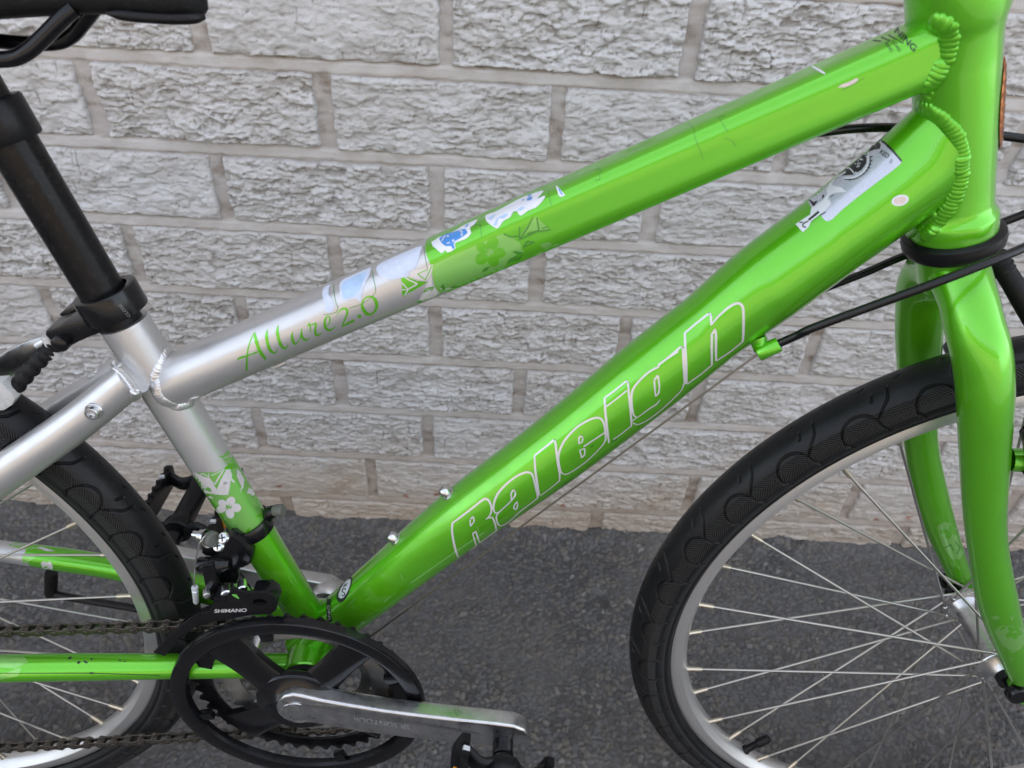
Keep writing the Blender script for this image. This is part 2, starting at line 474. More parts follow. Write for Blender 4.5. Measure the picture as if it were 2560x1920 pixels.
# ------------------------------------------------------------------ setting: painted split-face brick wall
wall = empty('brick_wall')
wall.location = (0.15, WALL_Y / 1000, 0)
wall['label'] = 'off-white painted wall of rough split-face bricks behind the bicycle'
wall['category'] = 'wall'
PITCH, ROW = 216.5, 82.345
BED0 = 127.36                  # centre of the seventh bed joint above the ground
rows = []                      # (z0, z1, x of one head joint)
offs = {0: -18.0, 1: -156.0, 2: -44.0, 3: -144.5, 4: -32.5, 5: -138.5, 6: -26.0, 7: -128.5, 8: -20.0}
rows.append((-30.0, 44.9, -141.0))
for k in range(9):
    rows.append((44.9 + 82.4 * k if k else 44.9, 44.9 + 82.4 * (k + 1), offs[k]))
HOLES = {}
def brick_mesh(idx, L, Hh, seed, soft):
    step = 1.35
    n, m = int(L / step) + 1, int(Hh / step) + 1
    x = np.linspace(0, L, n); z = np.linspace(0, Hh, m)
    X, Zz = np.meshgrid(x, z, indexing='ij')
    sx, sz = X + seed * 311.7, Zz + seed * 97.3
    # flakes: overlapping ledges that wander, merge and die out
    def ledges(pitch, amp, s, stretch):
        warp = 1.5 * fbm(sx / (40 * stretch), sz / 15, s) + 0.42 * fbm(sx / 11, sz / 7, s + 3, 2)
        ph = sz / pitch + 1.5 * warp
        fr = ph - np.floor(ph)
        ln = np.floor(ph)
        a = smooth(-0.22, 0.28, fbm(sx / (24 * stretch), ln * 3.7 + sz / 60, s + 31, 2) + 0.14)
        # thick lip at the bottom of each ledge (fr -> 0 is the lower edge), thinning upwards, with an undercut below it
        prof = np.where(fr < 0.10, fr / 0.10, 1 - (fr - 0.10) / 0.90 * 0.85)
        crack = np.exp(-((fr - 0.97) / 0.07) ** 2) + np.exp(-((fr + 0.03) / 0.05) ** 2)
        return amp * a * (prof - 0.45), a * crack
    rough = 0.55 + 0.9 * _h(np.array(seed * 3.0), np.array(7.0), 5)
    def chips(cw, ch, amp, s):
        qx = sx / cw + 0.45 * fbm(sx / (cw * .5), sz / (ch * .6), s + 3, 2); qz = sz / ch + 0.45 * fbm(sx / (cw * .5), sz / (ch * .6), s + 7, 2)
        a1, a2, rid = worley(qx, qz, 1.0, s)
        return amp * ((rid - 0.5) * 1.5 + ((rid * 37.7) % 1.0 - 0.5) * (qz - np.floor(qz)) * 0.8) * smooth(0.0, 0.16, a2 - a1)
    hc = chips(17.0, 8.0, 2.6 * rough, seed * 5 + 2) + chips(7.0, 3.6, 1.1 * rough, seed * 5 + 4)
    h1, k1 = ledges(8.5, 3.6 * rough, seed * 7 + 1, 1.0)
    h2, k2 = ledges(4.6, 1.9 * rough, seed * 7 + 2, 0.8)
    mixn = smooth(-0.2, 0.2, fbm(sx / 40, sz / 22, seed + 50))
    h = h1 * (0.45 + 0.75 * mixn) + h2 * (1.0 - 0.45 * mixn)
    h = 0.55 * h + hc
    h += 3.2 * fbm(sx / 45, sz / 26, seed + 9) + 0.7 * fbm(sx / 10, sz / 4.5, seed + 19, 3) + 0.32 * fbm(sx / 2.6, sz / 2.0, seed + 4, 2)
    # a few upright cracks
    vc = fbm(sx / 7.5, sz / 60, seed + 71, 2)
    vcr = np.exp(-(vc / 0.018) ** 2) * smooth(0.05, 0.3, fbm(sx / 22, sz / 16, seed + 73))
    h -= 1.3 * vcr
    h *= soft
    dirt = np.clip(0.6 * k1 * (0.45 + 0.6 * mixn) + 0.4 * k2 * (1 - 0.5 * mixn) + 0.6 * vcr, 0, 1) * soft
    dirt = np.maximum(dirt, smooth(1.0, 3.0, -(h - fbm(sx / 45, sz / 26, seed + 9) * 3.2)) * 0.5)
    bl = h.copy()
    for it in range(5):
        bl[1:-1] = (bl[:-2] + bl[1:-1] + bl[2:]) / 3; bl[:, 1:-1] = (bl[:, :-2] + bl[:, 1:-1] + bl[:, 2:]) / 3
    dirt = np.maximum(dirt, smooth(0.35, 1.4, bl - h) * 0.62)
    # ragged outline
    ex = np.minimum(X, L - X) - 1.3 - 2.2 * fbm(sz / 9, sx / 500, seed + 81)
    ez = np.minimum(Zz, Hh - Zz) - 0.8 - 1.9 * fbm(sx / 12, sz / 500, seed + 85)
    e = np.minimum(ex, ez)
    rim = smooth(-0.6, 2.8, e)
    y = 4.6 + h
    y = np.maximum(y, 1.6)
    y = y * rim - (1 - rim) * 5.0
    dirt = np.maximum(dirt, (1 - smooth(0.0, 2.2, e)) * 0.75)
    P = np.stack([X / 1000, -y / 1000, Zz / 1000], -1)
    return grid_mesh('brick', P, MAT['brick'], attr={'dirt': dirt})
wallZ = wall.location
nb = 0
joints = []
for ri, (z0, z1, xj) in enumerate(rows):
    k0 = math.floor((-720 - xj) / PITCH); k1 = math.ceil((1060 - xj) / PITCH)
    for k in range(k0, k1):
        jx = 9.8
        xa = xj + k * PITCH + jx / 2 + RNG.uniform(-1.6, 1.6); xb = xj + (k + 1) * PITCH - jx / 2 + RNG.uniform(-1.6, 1.6)
        za = z0 + 4.8 + RNG.uniform(-0.8, 0.8); zb_ = z1 - 4.8 + RNG.uniform(-0.8, 0.8)
        me = brick_mesh(nb, xb - xa, zb_ - za, nb + 3, 1.0 if z1 > 130 else 0.7)
        o = link('brick', me, wall)
        o.location = (xa / 1000 - wallZ[0], 0, za / 1000)
        nb += 1
# mortar bed: one sheet with the jointing tooled slightly hollow, carried up to the eaves
mx = axis_pts(-0.75, 1.10, 0.003, -4.5, 5.0); mz = axis_pts(-0.04, 0.80, 0.0015, -0.2, 3.4)
MX, MZ = np.meshgrid(mx, mz, indexing='ij')
rz = np.array([r_[0] for r_ in rows] + [rows[-1][1]]) / 1000
bedd = np.min(np.abs(MZ[None] - rz[:, None, None]), 0)
bed = 1 - smooth(0.0042, 0.0066, bedd + 0.0015 * fbm(MX / 0.012, MZ / 0.012, 44))
md = -0.0022 * bed + fbm(MX / 0.02, MZ / 0.02, 3) * 0.0016 + fbm(MX / 0.006, MZ / 0.006, 6) * 0.0008
dirtm = smooth(-0.1, 0.5, fbm(MX / 0.03, MZ / 0.012, 12)) * (0.75 - 0.55 * bed) + 0.2 * (1 - bed)
MP = np.stack([MX - wallZ[0], 0.0002 + md, MZ], -1)
link('mortar', grid_mesh('mortar', MP, MAT['mortar'], attr={'dirt': dirtm}), wall)

# ------------------------------------------------------------------ the bicycle
BM = Matrix.Identity(4)
for i in range(3):
    for j in range(3):
        BM[i][j] = float(WM[j][i])
BM.translation = to_world((0, 0, -BASE))
bike = empty('bicycle', None, BM)
bike['label'] = 'bright green and silver bicycle leaning against the painted wall'
bike['category'] = 'bicycle'

def loc(P):
    """bicycle frame millimetres -> local metres (base at the tyres' contact)"""
    P = np.asarray(P, float)
    return (P + np.array([0, 0, BASE])) / 1000.0

TREES = {}
def put(name, V, Fc, mat, parent=None, angle=35, label=None, key=None, smooth_=True, mats=None, midx=None):
    L = loc(V)
    me = mesh_from(name, L, Fc, mat, smooth_, angle)
    if mats:
        for m_ in mats:
            me.materials.append(m_)
        me.polygons.foreach_set('material_index', np.asarray(midx, np.int32))
    o = link(name, me, parent or bike, label)
    if key:
        TREES[key] = (np.asarray(V, float), [tuple(f) for f in Fc])
    return o

def tree(*keys):
    V, Fc, off = [], [], 0
    for k in keys:
        v, f = TREES[k]
        V += [tuple(p) for p in v]; Fc += [tuple(i + off for i in q) for q in f]; off += len(v)
    return BVHTree.FromPolygons(V, Fc)

def unit(v):
    v = np.asarray(v, float); return v / np.linalg.norm(v)

def frames(P):
    """tangents and two normals along a polyline; the second normal stays close to the sideways axis"""
    P = np.asarray(P, float)
    T = np.gradient(P, axis=0)
    T /= np.linalg.norm(T, axis=1)[:, None]
    N = []
    ref = np.array([0, 1.0, 0])
    if abs(T[0] @ ref) > 0.92:
        ref = np.array([0, 0, 1.0])
    for t in T:
        a = ref - (ref @ t) * t; a = unit(a); N.append(a); ref = a
    N = np.array(N)
    return T, N, np.cross(T, N)

def catmull(P, n):
    P = np.asarray(P, float)
    if len(P) < 3:
        t = np.linspace(0, 1, n)[:, None]; return P[0] * (1 - t) + P[-1] * t
    seg = len(P) - 1
    E = np.vstack([2 * P[0] - P[1], P, 2 * P[-1] - P[-2]])
    out = []
    for u in np.linspace(0, seg, n):
        i = min(int(u), seg - 1); t = u - i
        a, b, c, d = E[i], E[i + 1], E[i + 2], E[i + 3]
        out.append(0.5 * ((2 * b) + (c - a) * t + (2 * a - 5 * b + 4 * c - d) * t * t + (3 * b - a - 3 * c + d) * t ** 3))
    return np.array(out)

def sweep(path, rad, seg=48, section=None, cap=True):
    """tube along a path; rad: scalar or per-point radius or (ry, rz) pairs; section(theta, k) -> radius factor"""
    path = np.asarray(path, float)
    n = len(path)
    rad = np.asarray(rad, float)
    if rad.ndim == 0:
        rad = np.full((n, 2), rad)
    elif rad.ndim == 1:
        rad = np.stack([rad, rad], 1)
    T, N, S = frames(path)
    th = np.linspace(0, 2 * PI, seg, endpoint=False)
    V = []
    for k in range(n):
        f = section(th, k / max(1, n - 1)) if section else 1.0
        ca, sa = np.cos(th) * rad[k, 0] * f, np.sin(th) * rad[k, 1] * f
        V.append(path[k] + ca[:, None] * N[k] + sa[:, None] * S[k])
    V = np.concatenate(V)
    Fc = [(k * seg + j, k * seg + (j + 1) % seg, (k + 1) * seg + (j + 1) % seg, (k + 1) * seg + j) for k in range(n - 1) for j in range(seg)]
    if cap:
        Fc.append(tuple(range(seg - 1, -1, -1))); Fc.append(tuple((n - 1) * seg + j for j in range(seg)))
    return V, Fc

def lathe(center, axis, prof, seg=64, ref=(0, 0, 1)):
    """surface of revolution: prof = [(radius, distance along the axis)]"""
    axis = unit(axis); ref = np.asarray(ref, float)
    if abs(axis @ ref) > 0.95:
        ref = np.array([1.0, 0, 0])
    a = unit(ref - (ref @ axis) * axis); b = np.cross(axis, a)
    th = np.linspace(0, 2 * PI, seg, endpoint=False)
    ring = np.cos(th)[:, None] * a + np.sin(th)[:, None] * b
    V = np.concatenate([np.asarray(center, float) + ring * max(r, 1e-3) + axis * t for r, t in prof])
    n = len(prof)
    Fc = [(k * seg + j, k * seg + (j + 1) % seg, (k + 1) * seg + (j + 1) % seg, (k + 1) * seg + j) for k in range(n - 1) for j in range(seg)]
    if prof[0][0] < 0.01 or prof[0] != prof[-1]:
        pass
    return V, Fc

def join(*parts):
    V, Fc, off = [], [], 0
    for v, f in parts:
        V.append(np.asarray(v, float)); Fc += [tuple(i + off for i in q) for q in f]; off += len(v)
    return np.concatenate(V), Fc

def extrude(poly, y0, y1, holes=(), bevel=0.8, seg=2):
    """flat plate in the plane of the wheels: outline (x, z) from y0 (near face) to y1, rounded rim"""
    bm = bmesh.new()
    def ring(p):
        vs = [bm.verts.new((x, y0, z)) for x, z in p]
        return [bm.edges.new((vs[i], vs[(i + 1) % len(vs)])) for i in range(len(vs))]
    es = ring(poly)
    for h in holes:
        es += ring(h)
    if holes:
        bmesh.ops.triangle_fill(bm, use_beauty=True, use_dissolve=False, edges=es)
    else:
        bm.faces.new([v for v in bm.verts])
    bmesh.ops.recalc_face_normals(bm, faces=bm.faces)
    r = bmesh.ops.extrude_face_region(bm, geom=bm.faces[:])
    bmesh.ops.translate(bm, vec=(0, y1 - y0, 0), verts=[g for g in r['geom'] if isinstance(g, bmesh.types.BMVert)])
    bmesh.ops.recalc_face_normals(bm, faces=bm.faces)
    if bevel:
        ee = [e for e in bm.edges if len(e.link_faces) == 2 and abs(e.link_faces[0].normal.dot(e.link_faces[1].normal)) < 0.3 and abs(e.verts[0].co.y - e.verts[1].co.y) < 1e-6]
        bmesh.ops.bevel(bm, geom=ee, offset=bevel, segments=seg, profile=0.6, affect='EDGES', clamp_overlap=True)
    bm.verts.index_update()
    V = [tuple(v.co) for v in bm.verts]; Fc = [tuple(v.index for v in f.verts) for f in bm.faces]
    bm.free()
    return np.array(V), Fc

def pxpoly(pts, y):
    return [(float(b[0]), float(b[2])) for b in (B(*p, y) for p in pts)]

def box(c, size, rot=None, bevel=0.6):
    bm = bmesh.new()
    bmesh.ops.create_cube(bm, size=1)
    for v in bm.verts:
        v.co = Vector((v.co.x * size[0], v.co.y * size[1], v.co.z * size[2]))
    if bevel:
        bmesh.ops.bevel(bm, geom=bm.edges[:], offset=bevel, segments=2, profile=0.6, affect='EDGES')
    V = np.array([tuple(v.co) for v in bm.verts]); Fc = [tuple(v.index for v in f.verts) for f in bm.faces]
    bm.free()
    if rot is not None:
        V = V @ np.asarray(rot, float).T
    return V + np.asarray(c, float), Fc

def rot_y(a):
    c, s = math.cos(a), math.sin(a); return np.array([[c, 0, s], [0, 1, 0], [-s, 0, c]])

def tube_fit(st, it=6):
    """centre line and radius of a round tube from its two outlines: [(edge, edge, sideways offset)]"""
    A = [B((a[0] + b[0]) / 2, (a[1] + b[1]) / 2, y) for a, b, y in st]
    for _ in range(it):
        out, rs = [], []
        for i, (a, b, y) in enumerate(st):
            ax = unit(A[min(i + 1, len(st) - 1)] - A[max(i - 1, 0)])
            e = unit(np.cross(ax, [0, 1, 0]))
            n1, n2 = unit(np.cross(ray(*a), ax)), unit(np.cross(ray(*b), ax))
            n1 = n1 * np.sign(n1 @ (A[i] - CB)); n2 = n2 * np.sign(n2 @ (A[i] - CB))
            t = (n2 - n1) @ (A[i] - CB) / ((n1 - n2) @ e)
            out.append(A[i] + t * e); rs.append(n1 @ (out[-1] - CB))
        A = out
    return np.array(A), np.array(rs)

def resample(A, r, n):
    s = np.concatenate([[0], np.cumsum(np.linalg.norm(np.diff(A, axis=0), axis=1))])
    P = catmull(A, n) if len(A) > 2 else catmull(A, n)
    u = np.linspace(0, len(A) - 1, n)
    return P, np.interp(u, np.arange(len(A)), r)

# --- main tubes -------------------------------------------------------------------------------------------------
BBC = np.array([6.0, 0, -46.0])
A_, r_ = tube_fit([((249, 833), (371, 783), 0), ((470, 1183), (602, 1180), 0), ((627, 1390), (735, 1392), 0), ((704, 1530), (791, 1489), 0)])
# straight seat tube: least-squares line through the stations
c0 = A_.mean(0); dvec = unit(A_[-1] - A_[0])
ST0 = c0 + dvec * ((A_[0] - c0) @ dvec); ST_D = dvec
st_len = 268 + 52
def st_pt(t):
    return ST0 + ST_D * t
ts = np.linspace(-1.0, np.linalg.norm(A_[-1] - ST0) + 46, 60)
rr_ = np.interp(ts, [0, 130, 215, 330], [15.3, 15.0, 14.2, 14.4])
ST_PATH, ST_R = np.array([st_pt(t) for t in ts]), rr_
V_, F_ = sweep(ST_PATH, ST_R, 96)
ST_SPLIT = (B(560, 1190, -14) - ST0) @ ST_D
cent = (np.array([np.mean(V_[list(f)], 0) for f in F_]) - ST0) @ ST_D
seat_tube = put('seat_tube', V_, F_, MAT['silver'], key='seat', mats=[MAT['green']], midx=(cent > ST_SPLIT).astype(int), label='seat tube, silver above and green below a printed flower border')

def tt_section(th, k):
    # round at the seat tube, a soft-cornered shape with flat top and sides towards the head
    w = smooth(0.12, 0.55, np.array(k))
    p = 2 + 1.7 * w
    t2 = th + R(3)
    f = (np.abs(np.cos(t2)) ** p + np.abs(np.sin(t2)) ** p) ** (-1 / p)
    return 1 + (f - 1) * w - 0.055 * w
A_, r_ = tube_fit([((445, 871), (497, 993), 0), ((560, 823), (600, 955), 0), ((800, 723), (860, 840), 0), ((1080, 606), (1130, 738), 0), ((1360, 475), (1410, 613), 0), ((1614, 353), (1665, 505), 0), ((1967, 197), (2030, 340), 0), ((2193, 90), (2262, 247), 0)])
tl = np.polyfit(np.arange(len(A_)), A_, 1)
TT0 = A_[:2].mean(0); TT1 = A_[-2:].mean(0); TTD = unit(TT1 - TT0)
def tt_at(t):
    return TT0 + TTD * t
_m = np.array([[TTD[0], -ST_D[0]], [TTD[2], -ST_D[2]]])
tt0 = float(np.linalg.solve(_m, np.array([ST0[0] - TT0[0], ST0[2] - TT0[2]]))[0]) + 2.0; tt1 = np.linalg.norm(TT1 - TT0) + 66
ts = np.linspace(tt0, tt1, 120)
TT_PATH = np.array([tt_at(t) for t in ts]); TT_RV = np.full(len(ts), 16.9)
V_, F_ = sweep(TT_PATH, TT_RV, 112, tt_section)
# silver behind, green ahead of the print border
midx = []
TT_SPLIT = (B(1082, 690, -16) - TT0) @ TTD
cent = np.array([np.mean(V_[list(f)], 0) for f in F_])
sgrid = (cent - TT0) @ TTD
midx = (sgrid > TT_SPLIT).astype(int)
top_tube = put('top_tube', V_, F_, MAT['silver'], key='top', mats=[MAT['green']], midx=midx, label='top tube, silver towards the seat and green towards the head')

DT_ST = [((926, 1396), (1015, 1493), 0), ((1107, 1233), (1212, 1352), 0), ((1333, 1057), (1450, 1189), 0), ((1559, 867), (1690, 1010), 0), ((1709, 750), (1845, 885), 0), ((1849, 624), (1990, 786), 0), ((2012, 502), (2150, 668), 0), ((2193, 348), (2330, 545), 0)]
A_, r_ = tube_fit(DT_ST)
d0 = unit(A_[0] - A_[1]); d1 = unit(A_[-1] - A_[-2])
A_ = np.vstack([A_[0] + d0 * 118, A_[0] + d0 * 55, A_, A_[-1] + d1 * 24]); r_ = np.concatenate([[18.5, 19.6], r_, [r_[-1] + 2.5]])
P_, rv_ = resample(A_, r_, 140)
rv_dt = rv_
DT_PATH = P_
down_tube = put('down_tube', *sweep(P_, np.stack([rv_ * (0.97 - 0.27 * smooth(0.78, 1.0, np.linspace(0, 1, 140))), rv_], 1), 112), MAT['green'], key='down')

HT0, HT1 = np.array([369.0, 0, 467.7]), np.array([408.4, 0, 355.2])
HTD = unit(HT1 - HT0)
def ht(t):
    return HT0 + HTD * t
L_ = np.linalg.norm(HT1 - HT0)
prof = [(0.01, -17), (20.8, -17), (23.0, -16.5), (23.3, -13), (23.1, 4), (21.6, 9), (20.6, 15), (20.2, 30), (20.0, L_ - 24), (20.1, L_ - 14), (20.6, L_ - 9.5), (22.1, L_ - 7.5), (22.7, L_ - 5), (22.8, L_ + 3.6), (21.5, L_ + 4.4), (0.01, L_ + 4.4)]
head_tube = put('head_tube', *lathe(HT0, HTD, prof, 112), MAT['green'], key='head', angle=50)
put('headset_race', *lathe(HT0, HTD, [(19, L_ + 3.2), (24.4, L_ + 3.4), (26.6, L_ + 5.0), (27.2, L_ + 8), (26.6, L_ + 12), (24.6, L_ + 14.5), (19, L_ + 15), (19, L_ + 3.2)], 96), MAT['black_plastic'])
put('headset_cup', *lathe(HT0, HTD, [(18, -26), (24.0, -25.5), (25.2, -23), (25.2, -18.5), (23.2, -17.2), (18, -17.2)], 96), MAT['black_plastic'])

# bottom bracket shell
put('bottom_bracket_shell', *lathe((BBC[0] - 3, -33, BBC[2]), (0, 1, 0), [(15, 0), (20, 0), (21, 1.2), (21, 64.8), (20, 66), (15, 66)], 72), MAT['green'], key='bb')
put('bearing_cup', *lathe((BBC[0] - 3, -37.5, BBC[2]), (0, 1, 0), [(8, 1.5), (17, 1.5), (18.2, 0), (19.2, 0), (19.4, 4.4), (15, 4.4)], 60), MAT['black_paint'])
put('bearing_cup', *lathe((BBC[0] - 3, 33, BBC[2]), (0, 1, 0), [(8, 3), (18, 3), (19, 2), (19.4, 0), (15, 0)], 60), MAT['steel'])

# --- stays ------------------------------------------------------------------------------------------------------
def stay(name, st, r0=None, ext0=0, ext1=0, mat='green', seg=48, key=None, flip=False, n=60, oval=1.0, mats=None, split=None, label=None, rmul=1.0):
    A, r = tube_fit(st)
    if flip:
        A = A * np.array([1, -1, 1])
    if ext0:
        A = np.vstack([A[0] + unit(A[0] - A[1]) * ext0, A]); r = np.concatenate([[r[0]], r])
    if ext1:
        A = np.vstack([A, A[-1] + unit(A[-1] - A[-2]) * ext1]); r = np.concatenate([r, [r[-1]]])
    P, rv = resample(A, r * rmul, n)
    V, Fc = sweep(P, np.stack([rv * oval, rv], 1), seg)
    return V, Fc, P
nch = [((0, 1635), (0, 1707), -50), ((217, 1632), (217, 1703), -42), ((400, 1633), (400, 1699), -35)]
V_, F_, P_ = stay('chain_stay', nch, ext0=150, ext1=100)
put('chain_stay', V_, F_, MAT['green'], key='nch')
fch = [((0, 1350), (0, 1405), 50), ((152, 1367), (152, 1430), 45), ((300, 1392), (300, 1454), 38), ((465, 1427), (465, 1500), 30)]
V_, F_, P_ = stay('chain_stay', fch, ext0=110, ext1=110)
cent = np.array([np.mean(V_[list(f)], 0) for f in F_])
xs_split = B(75, 1385, 45)[0]
put('chain_stay', V_, F_, MAT['green'], key='fch', mats=[MAT['silver']], midx=(cent[:, 0] < xs_split).astype(int), label='chain stay on the wall side, green turning silver at its rear end')
nse = [((0, 1128), (60, 1210), -30), ((163, 1016), (215, 1100), -24), ((277, 927), (325, 1010), -20)]
V_, F_, P_ = stay('seat_stay', nse, ext0=160, ext1=12)
put('seat_stay', V_, F_, MAT['silver'], key='nse')
V_, F_, P_ = stay('seat_stay', nse, ext0=160, ext1=10, flip=True)
put('seat_stay', V_, F_, MAT['silver'], key='fse')

# --- seat post, collar, clamp ------------------------------------------------------------------------------------
A_, r_ = tube_fit([((0, 434), (118, 375), 0), ((194, 741), (307, 702), 0)])
PD = unit(A_[1] - A_[0]); PP0 = A_[0]
col = B(40, 300, -12); tcol = (col - PP0) @ PD
put('seat_post', *lathe(PP0, PD, [(0.01, 150), (13.3, 150), (13.3, tcol + 8), (13.3, tcol - 8)], 80), MAT['black_post'], key='post')
put('post_collar', *lathe(PP0, PD, [(13.0, tcol + 10.5), (16.4, tcol + 10.5), (17.0, tcol + 9.5), (17.0, tcol - 9.5), (16.3, tcol - 11), (12.0, tcol - 11.2), (12.0, tcol - 9)], 80), MAT['black_plastic'])
put('post_shaft', *lathe(PP0, PD, [(12.2, tcol - 6), (12.2, tcol - 120)], 64), MAT['black_post'])
kc = B(300, 770, -15); tk = (kc - ST0) @ ST_D
clamp = empty('seat_clamp', bike)
put('clamp_ring', *lathe(ST0, ST_D, [(14.0, tk - 8), (17.2, tk - 8.6), (19.0, tk - 8.0), (19.3, tk - 7), (19.3, tk + 7.0), (19.0, tk + 8.0), (15.4, tk + 8.4), (14.0, tk + 7.5)], 96), MAT['black_paint'], clamp, key='ringclamp')
lug = [(262, 795), (215, 800), (160, 812), (113, 829), (112, 838), (124, 850), (130, 858), (146, 871), (172, 869), (196, 856), (228, 842), (262, 829)]
put('clamp_lug', *extrude(pxpoly(lug, -12), -12, 8, bevel=1.6), MAT['black_paint'], clamp, angle=50)
put('clamp_lug', *extrude(pxpoly([(258, 768), (240, 762), (212, 764), (160, 776), (146, 788), (165, 800), (226, 798), (258, 800)], 12), 12, 26, bevel=1.6), MAT['black_paint'], clamp, angle=50)
cp = B(152, 858, -14)
put('clamp_bolt', *lathe(cp + np.array([0, -3.2, 0]), (0, 1, 0), [(0.01, 0), (3.2, 0), (5.0, 1.0), (5.4, 2.5), (5.4, 30), (0.01, 30)], 32), MAT['black_paint'], clamp)
LV = [B(172, 842, 20), B(110, 862, 24), B(50, 892, 27), B(-20, 942, 30), B(-90, 1000, 32)]
LVp = catmull(LV, 26)
lr = np.interp(np.linspace(0, 1, 26), [0, 0.15, 0.5, 1], [4.0, 5.5, 8.2, 10.0])
put('quick_release_lever', *sweep(LVp, np.stack([lr * 0.45, lr], 1), 36), MAT['alloy'], clamp, label='dark worn quick release lever')
put('clamp_nut', *lathe(B(112, 853, -4), unit(B(122, 847, -4) - B(95, 862, -4)), [(0.01, -7), (2.2, -7), (2.4, -6), (2.4, 2), (0.01, 2)], 20), MAT['white_cap'], clamp)
put('clamp_nut', *lathe(B(124, 880, -9), unit(B(130, 874, -9) - B(118, 890, -9)), [(0.01, -4), (2.6, -4), (3.2, -3), (3.2, 3), (2.4, 4), (0.01, 4)], 20), MAT['steel'], clamp)
put('clamp_nut', *lathe(B(128, 862, -8), unit(B(120, 845, -8) - B(140, 884, -8)), [(0.01, -9), (3.0, -9), (3.6, -8), (3.6, 6), (3.0, 7), (0.01, 7)], 20), MAT['clear'], clamp)

# rear brake noodle boot: corrugated rubber
bt = catmull([B(138, 862, -8), B(112, 886, -9), B(70, 932, -9), B(30, 978, -8), B(8, 1010, -6)], 90)
ph = np.linspace(0, 9.5 * 2 * PI, 90)
put('brake_boot', *sweep(bt, 5.0 + 0.75 * np.sin(ph) - np.linspace(0.6, -0.2, 90), 32), MAT['black_matte'], None, angle=0)
put('brake_arm', *extrude(pxpoly([(-30, 960), (4, 958), (18, 974), (30, 985), (37, 1000), (30, 1014), (10, 1027), (-30, 1030)], -18), -18, -8, bevel=1.5), MAT['clear'], None)

# --- saddle ------------------------------------------------------------------------------------------------------
saddle = empty('saddle', bike)
secs = []
xs = np.linspace(0, 1, 40)
nose = B(521, 22, 0); low0 = B(440, 46, 0); mid = B(280, 33, 0); back = B(0, 46, 0)
tip_x = nose[0]
def saddle_sec(x):
    u = (tip_x - x)
    hw = 15.5 * math.sqrt(max(0.0, min(1.0, u / 16.0))) + 0.03 * u + 34 * float(smooth(60, 190, np.array(u)))
    zt = 493 + 0.02 * u
    zb = np.interp(x, [back[0] - 60, back[0], mid[0] - 8, mid[0] + 6, low0[0], tip_x - 3, tip_x], [436, 442, 446, 446.5, 446, 446.5, 450])
    return hw, zb, zt
Xs = [tip_x - 0.2 - 200 * (t ** 1.6) for t in xs]
V_, seg = [], 40
for x in Xs:
    hw, zb_, zt = saddle_sec(x)
    for k in range(seg):
        a = 2 * PI * k / seg
        ca, sa = math.cos(a), math.sin(a)
        px_ = np.sign(ca) * abs(ca) ** 0.6; pz_ = np.sign(sa) * abs(sa) ** 0.32
        V_.append((x, hw * px_, (zt + zb_) / 2 + (zt - zb_) / 2 * pz_))
F_ = [(k * seg + j, k * seg + (j + 1) % seg, (k + 1) * seg + (j + 1) % seg, (k + 1) * seg + j) for k in range(len(Xs) - 1) for j in range(seg)]
F_.append(tuple(range(seg - 1, -1, -1)))
put('saddle_cover', np.array(V_), F_, MAT['black_matte'], saddle, angle=0)
lip = [B(265, 32, -15), B(300, 37, -15), B(353, 43, -15), B(420, 47, -14), B(470, 47, -12), B(512, 42, -7)]
put('saddle_edge', *sweep(catmull(lip, 24), np.interp(np.linspace(0, 1, 24), [0, 0.2, 0.9, 1], [0.8, 2.6, 2.6, 1.2]), 16), MAT['black_plastic'], saddle)
for s_ in (-1, 1):
    if s_ < 0:
        pp = [B(185, 22, -14), B(160, 42, -16), B(110, 92, -19), B(70, 128, -21), B(30, 146, -21), B(-40, 148, -21), B(-160, 140, -21)]
    else:
        q_ = [B(185, 22, -14), B(160, 42, -16), B(110, 92, -19), B(70, 128, -21), B(30, 146, -21), B(-40, 148, -21), B(-160, 140, -21)]
        pp = [p * np.array([1, -1, 1]) for p in q_]
    put('rail', *sweep(catmull(pp, 50), 3.9, 24), MAT['black_paint'], saddle)

# --- fork --------------------------------------------------------------------------------------------------------
fork = empty('fork', bike)
fst = [((2335, 768), (2495, 752), -21), ((2352, 812), (2518, 807), -31), ((2370, 872), (2535, 866), -38), ((2382, 945), (2542, 935), -42), ((2388, 1017), (2541, 1012), -45), ((2396, 1150), (2530, 1148), -47), ((2405, 1283), (2520, 1280), -49), ((2419, 1377), (2523, 1370), -50), ((2439, 1513), (2548, 1494), -51), ((2489, 1630), (2570, 1606), -51), ((2522, 1700), (2590, 1676), -51)]
A_, r_ = tube_fit(fst)
crown = ht(L_ + 24)
A_ = np.vstack([crown + np.array([0, -3, 0]), A_]); r_ = np.concatenate([[17.5], r_])
A_[1] = 0.5 * A_[1] + 0.5 * (crown + HTD * 8 + np.array([0, -22, 0]))
P_, rv_ = resample(A_, r_, 90)
for it in range(14):
    P_[1:-1] = 0.25 * P_[:-2] + 0.5 * P_[1:-1] + 0.25 * P_[2:]
for it in range(10):
    rv_[1:-1] = 0.25 * rv_[:-2] + 0.5 * rv_[1:-1] + 0.25 * rv_[2:]
near_leg = sweep(P_, np.stack([rv_ * 0.92, rv_], 1), 72)
put('fork_leg', *near_leg, MAT['green'], fork, key='leg')
put('fork_leg', near_leg[0] * np.array([1, -1, 1]), [f[::-1] for f in near_leg[1]], MAT['green'], fork, key='farleg')
put('fork_crown', *lathe(HT0, HTD, [(17.0, L_ + 13), (20.0, L_ + 13.6), (20.2, L_ + 17), (19.4, L_ + 22), (19.0, L_ + 34), (17.5, L_ + 39), (12, L_ + 41), (0.01, L_ + 41)], 80), MAT['green'], fork)
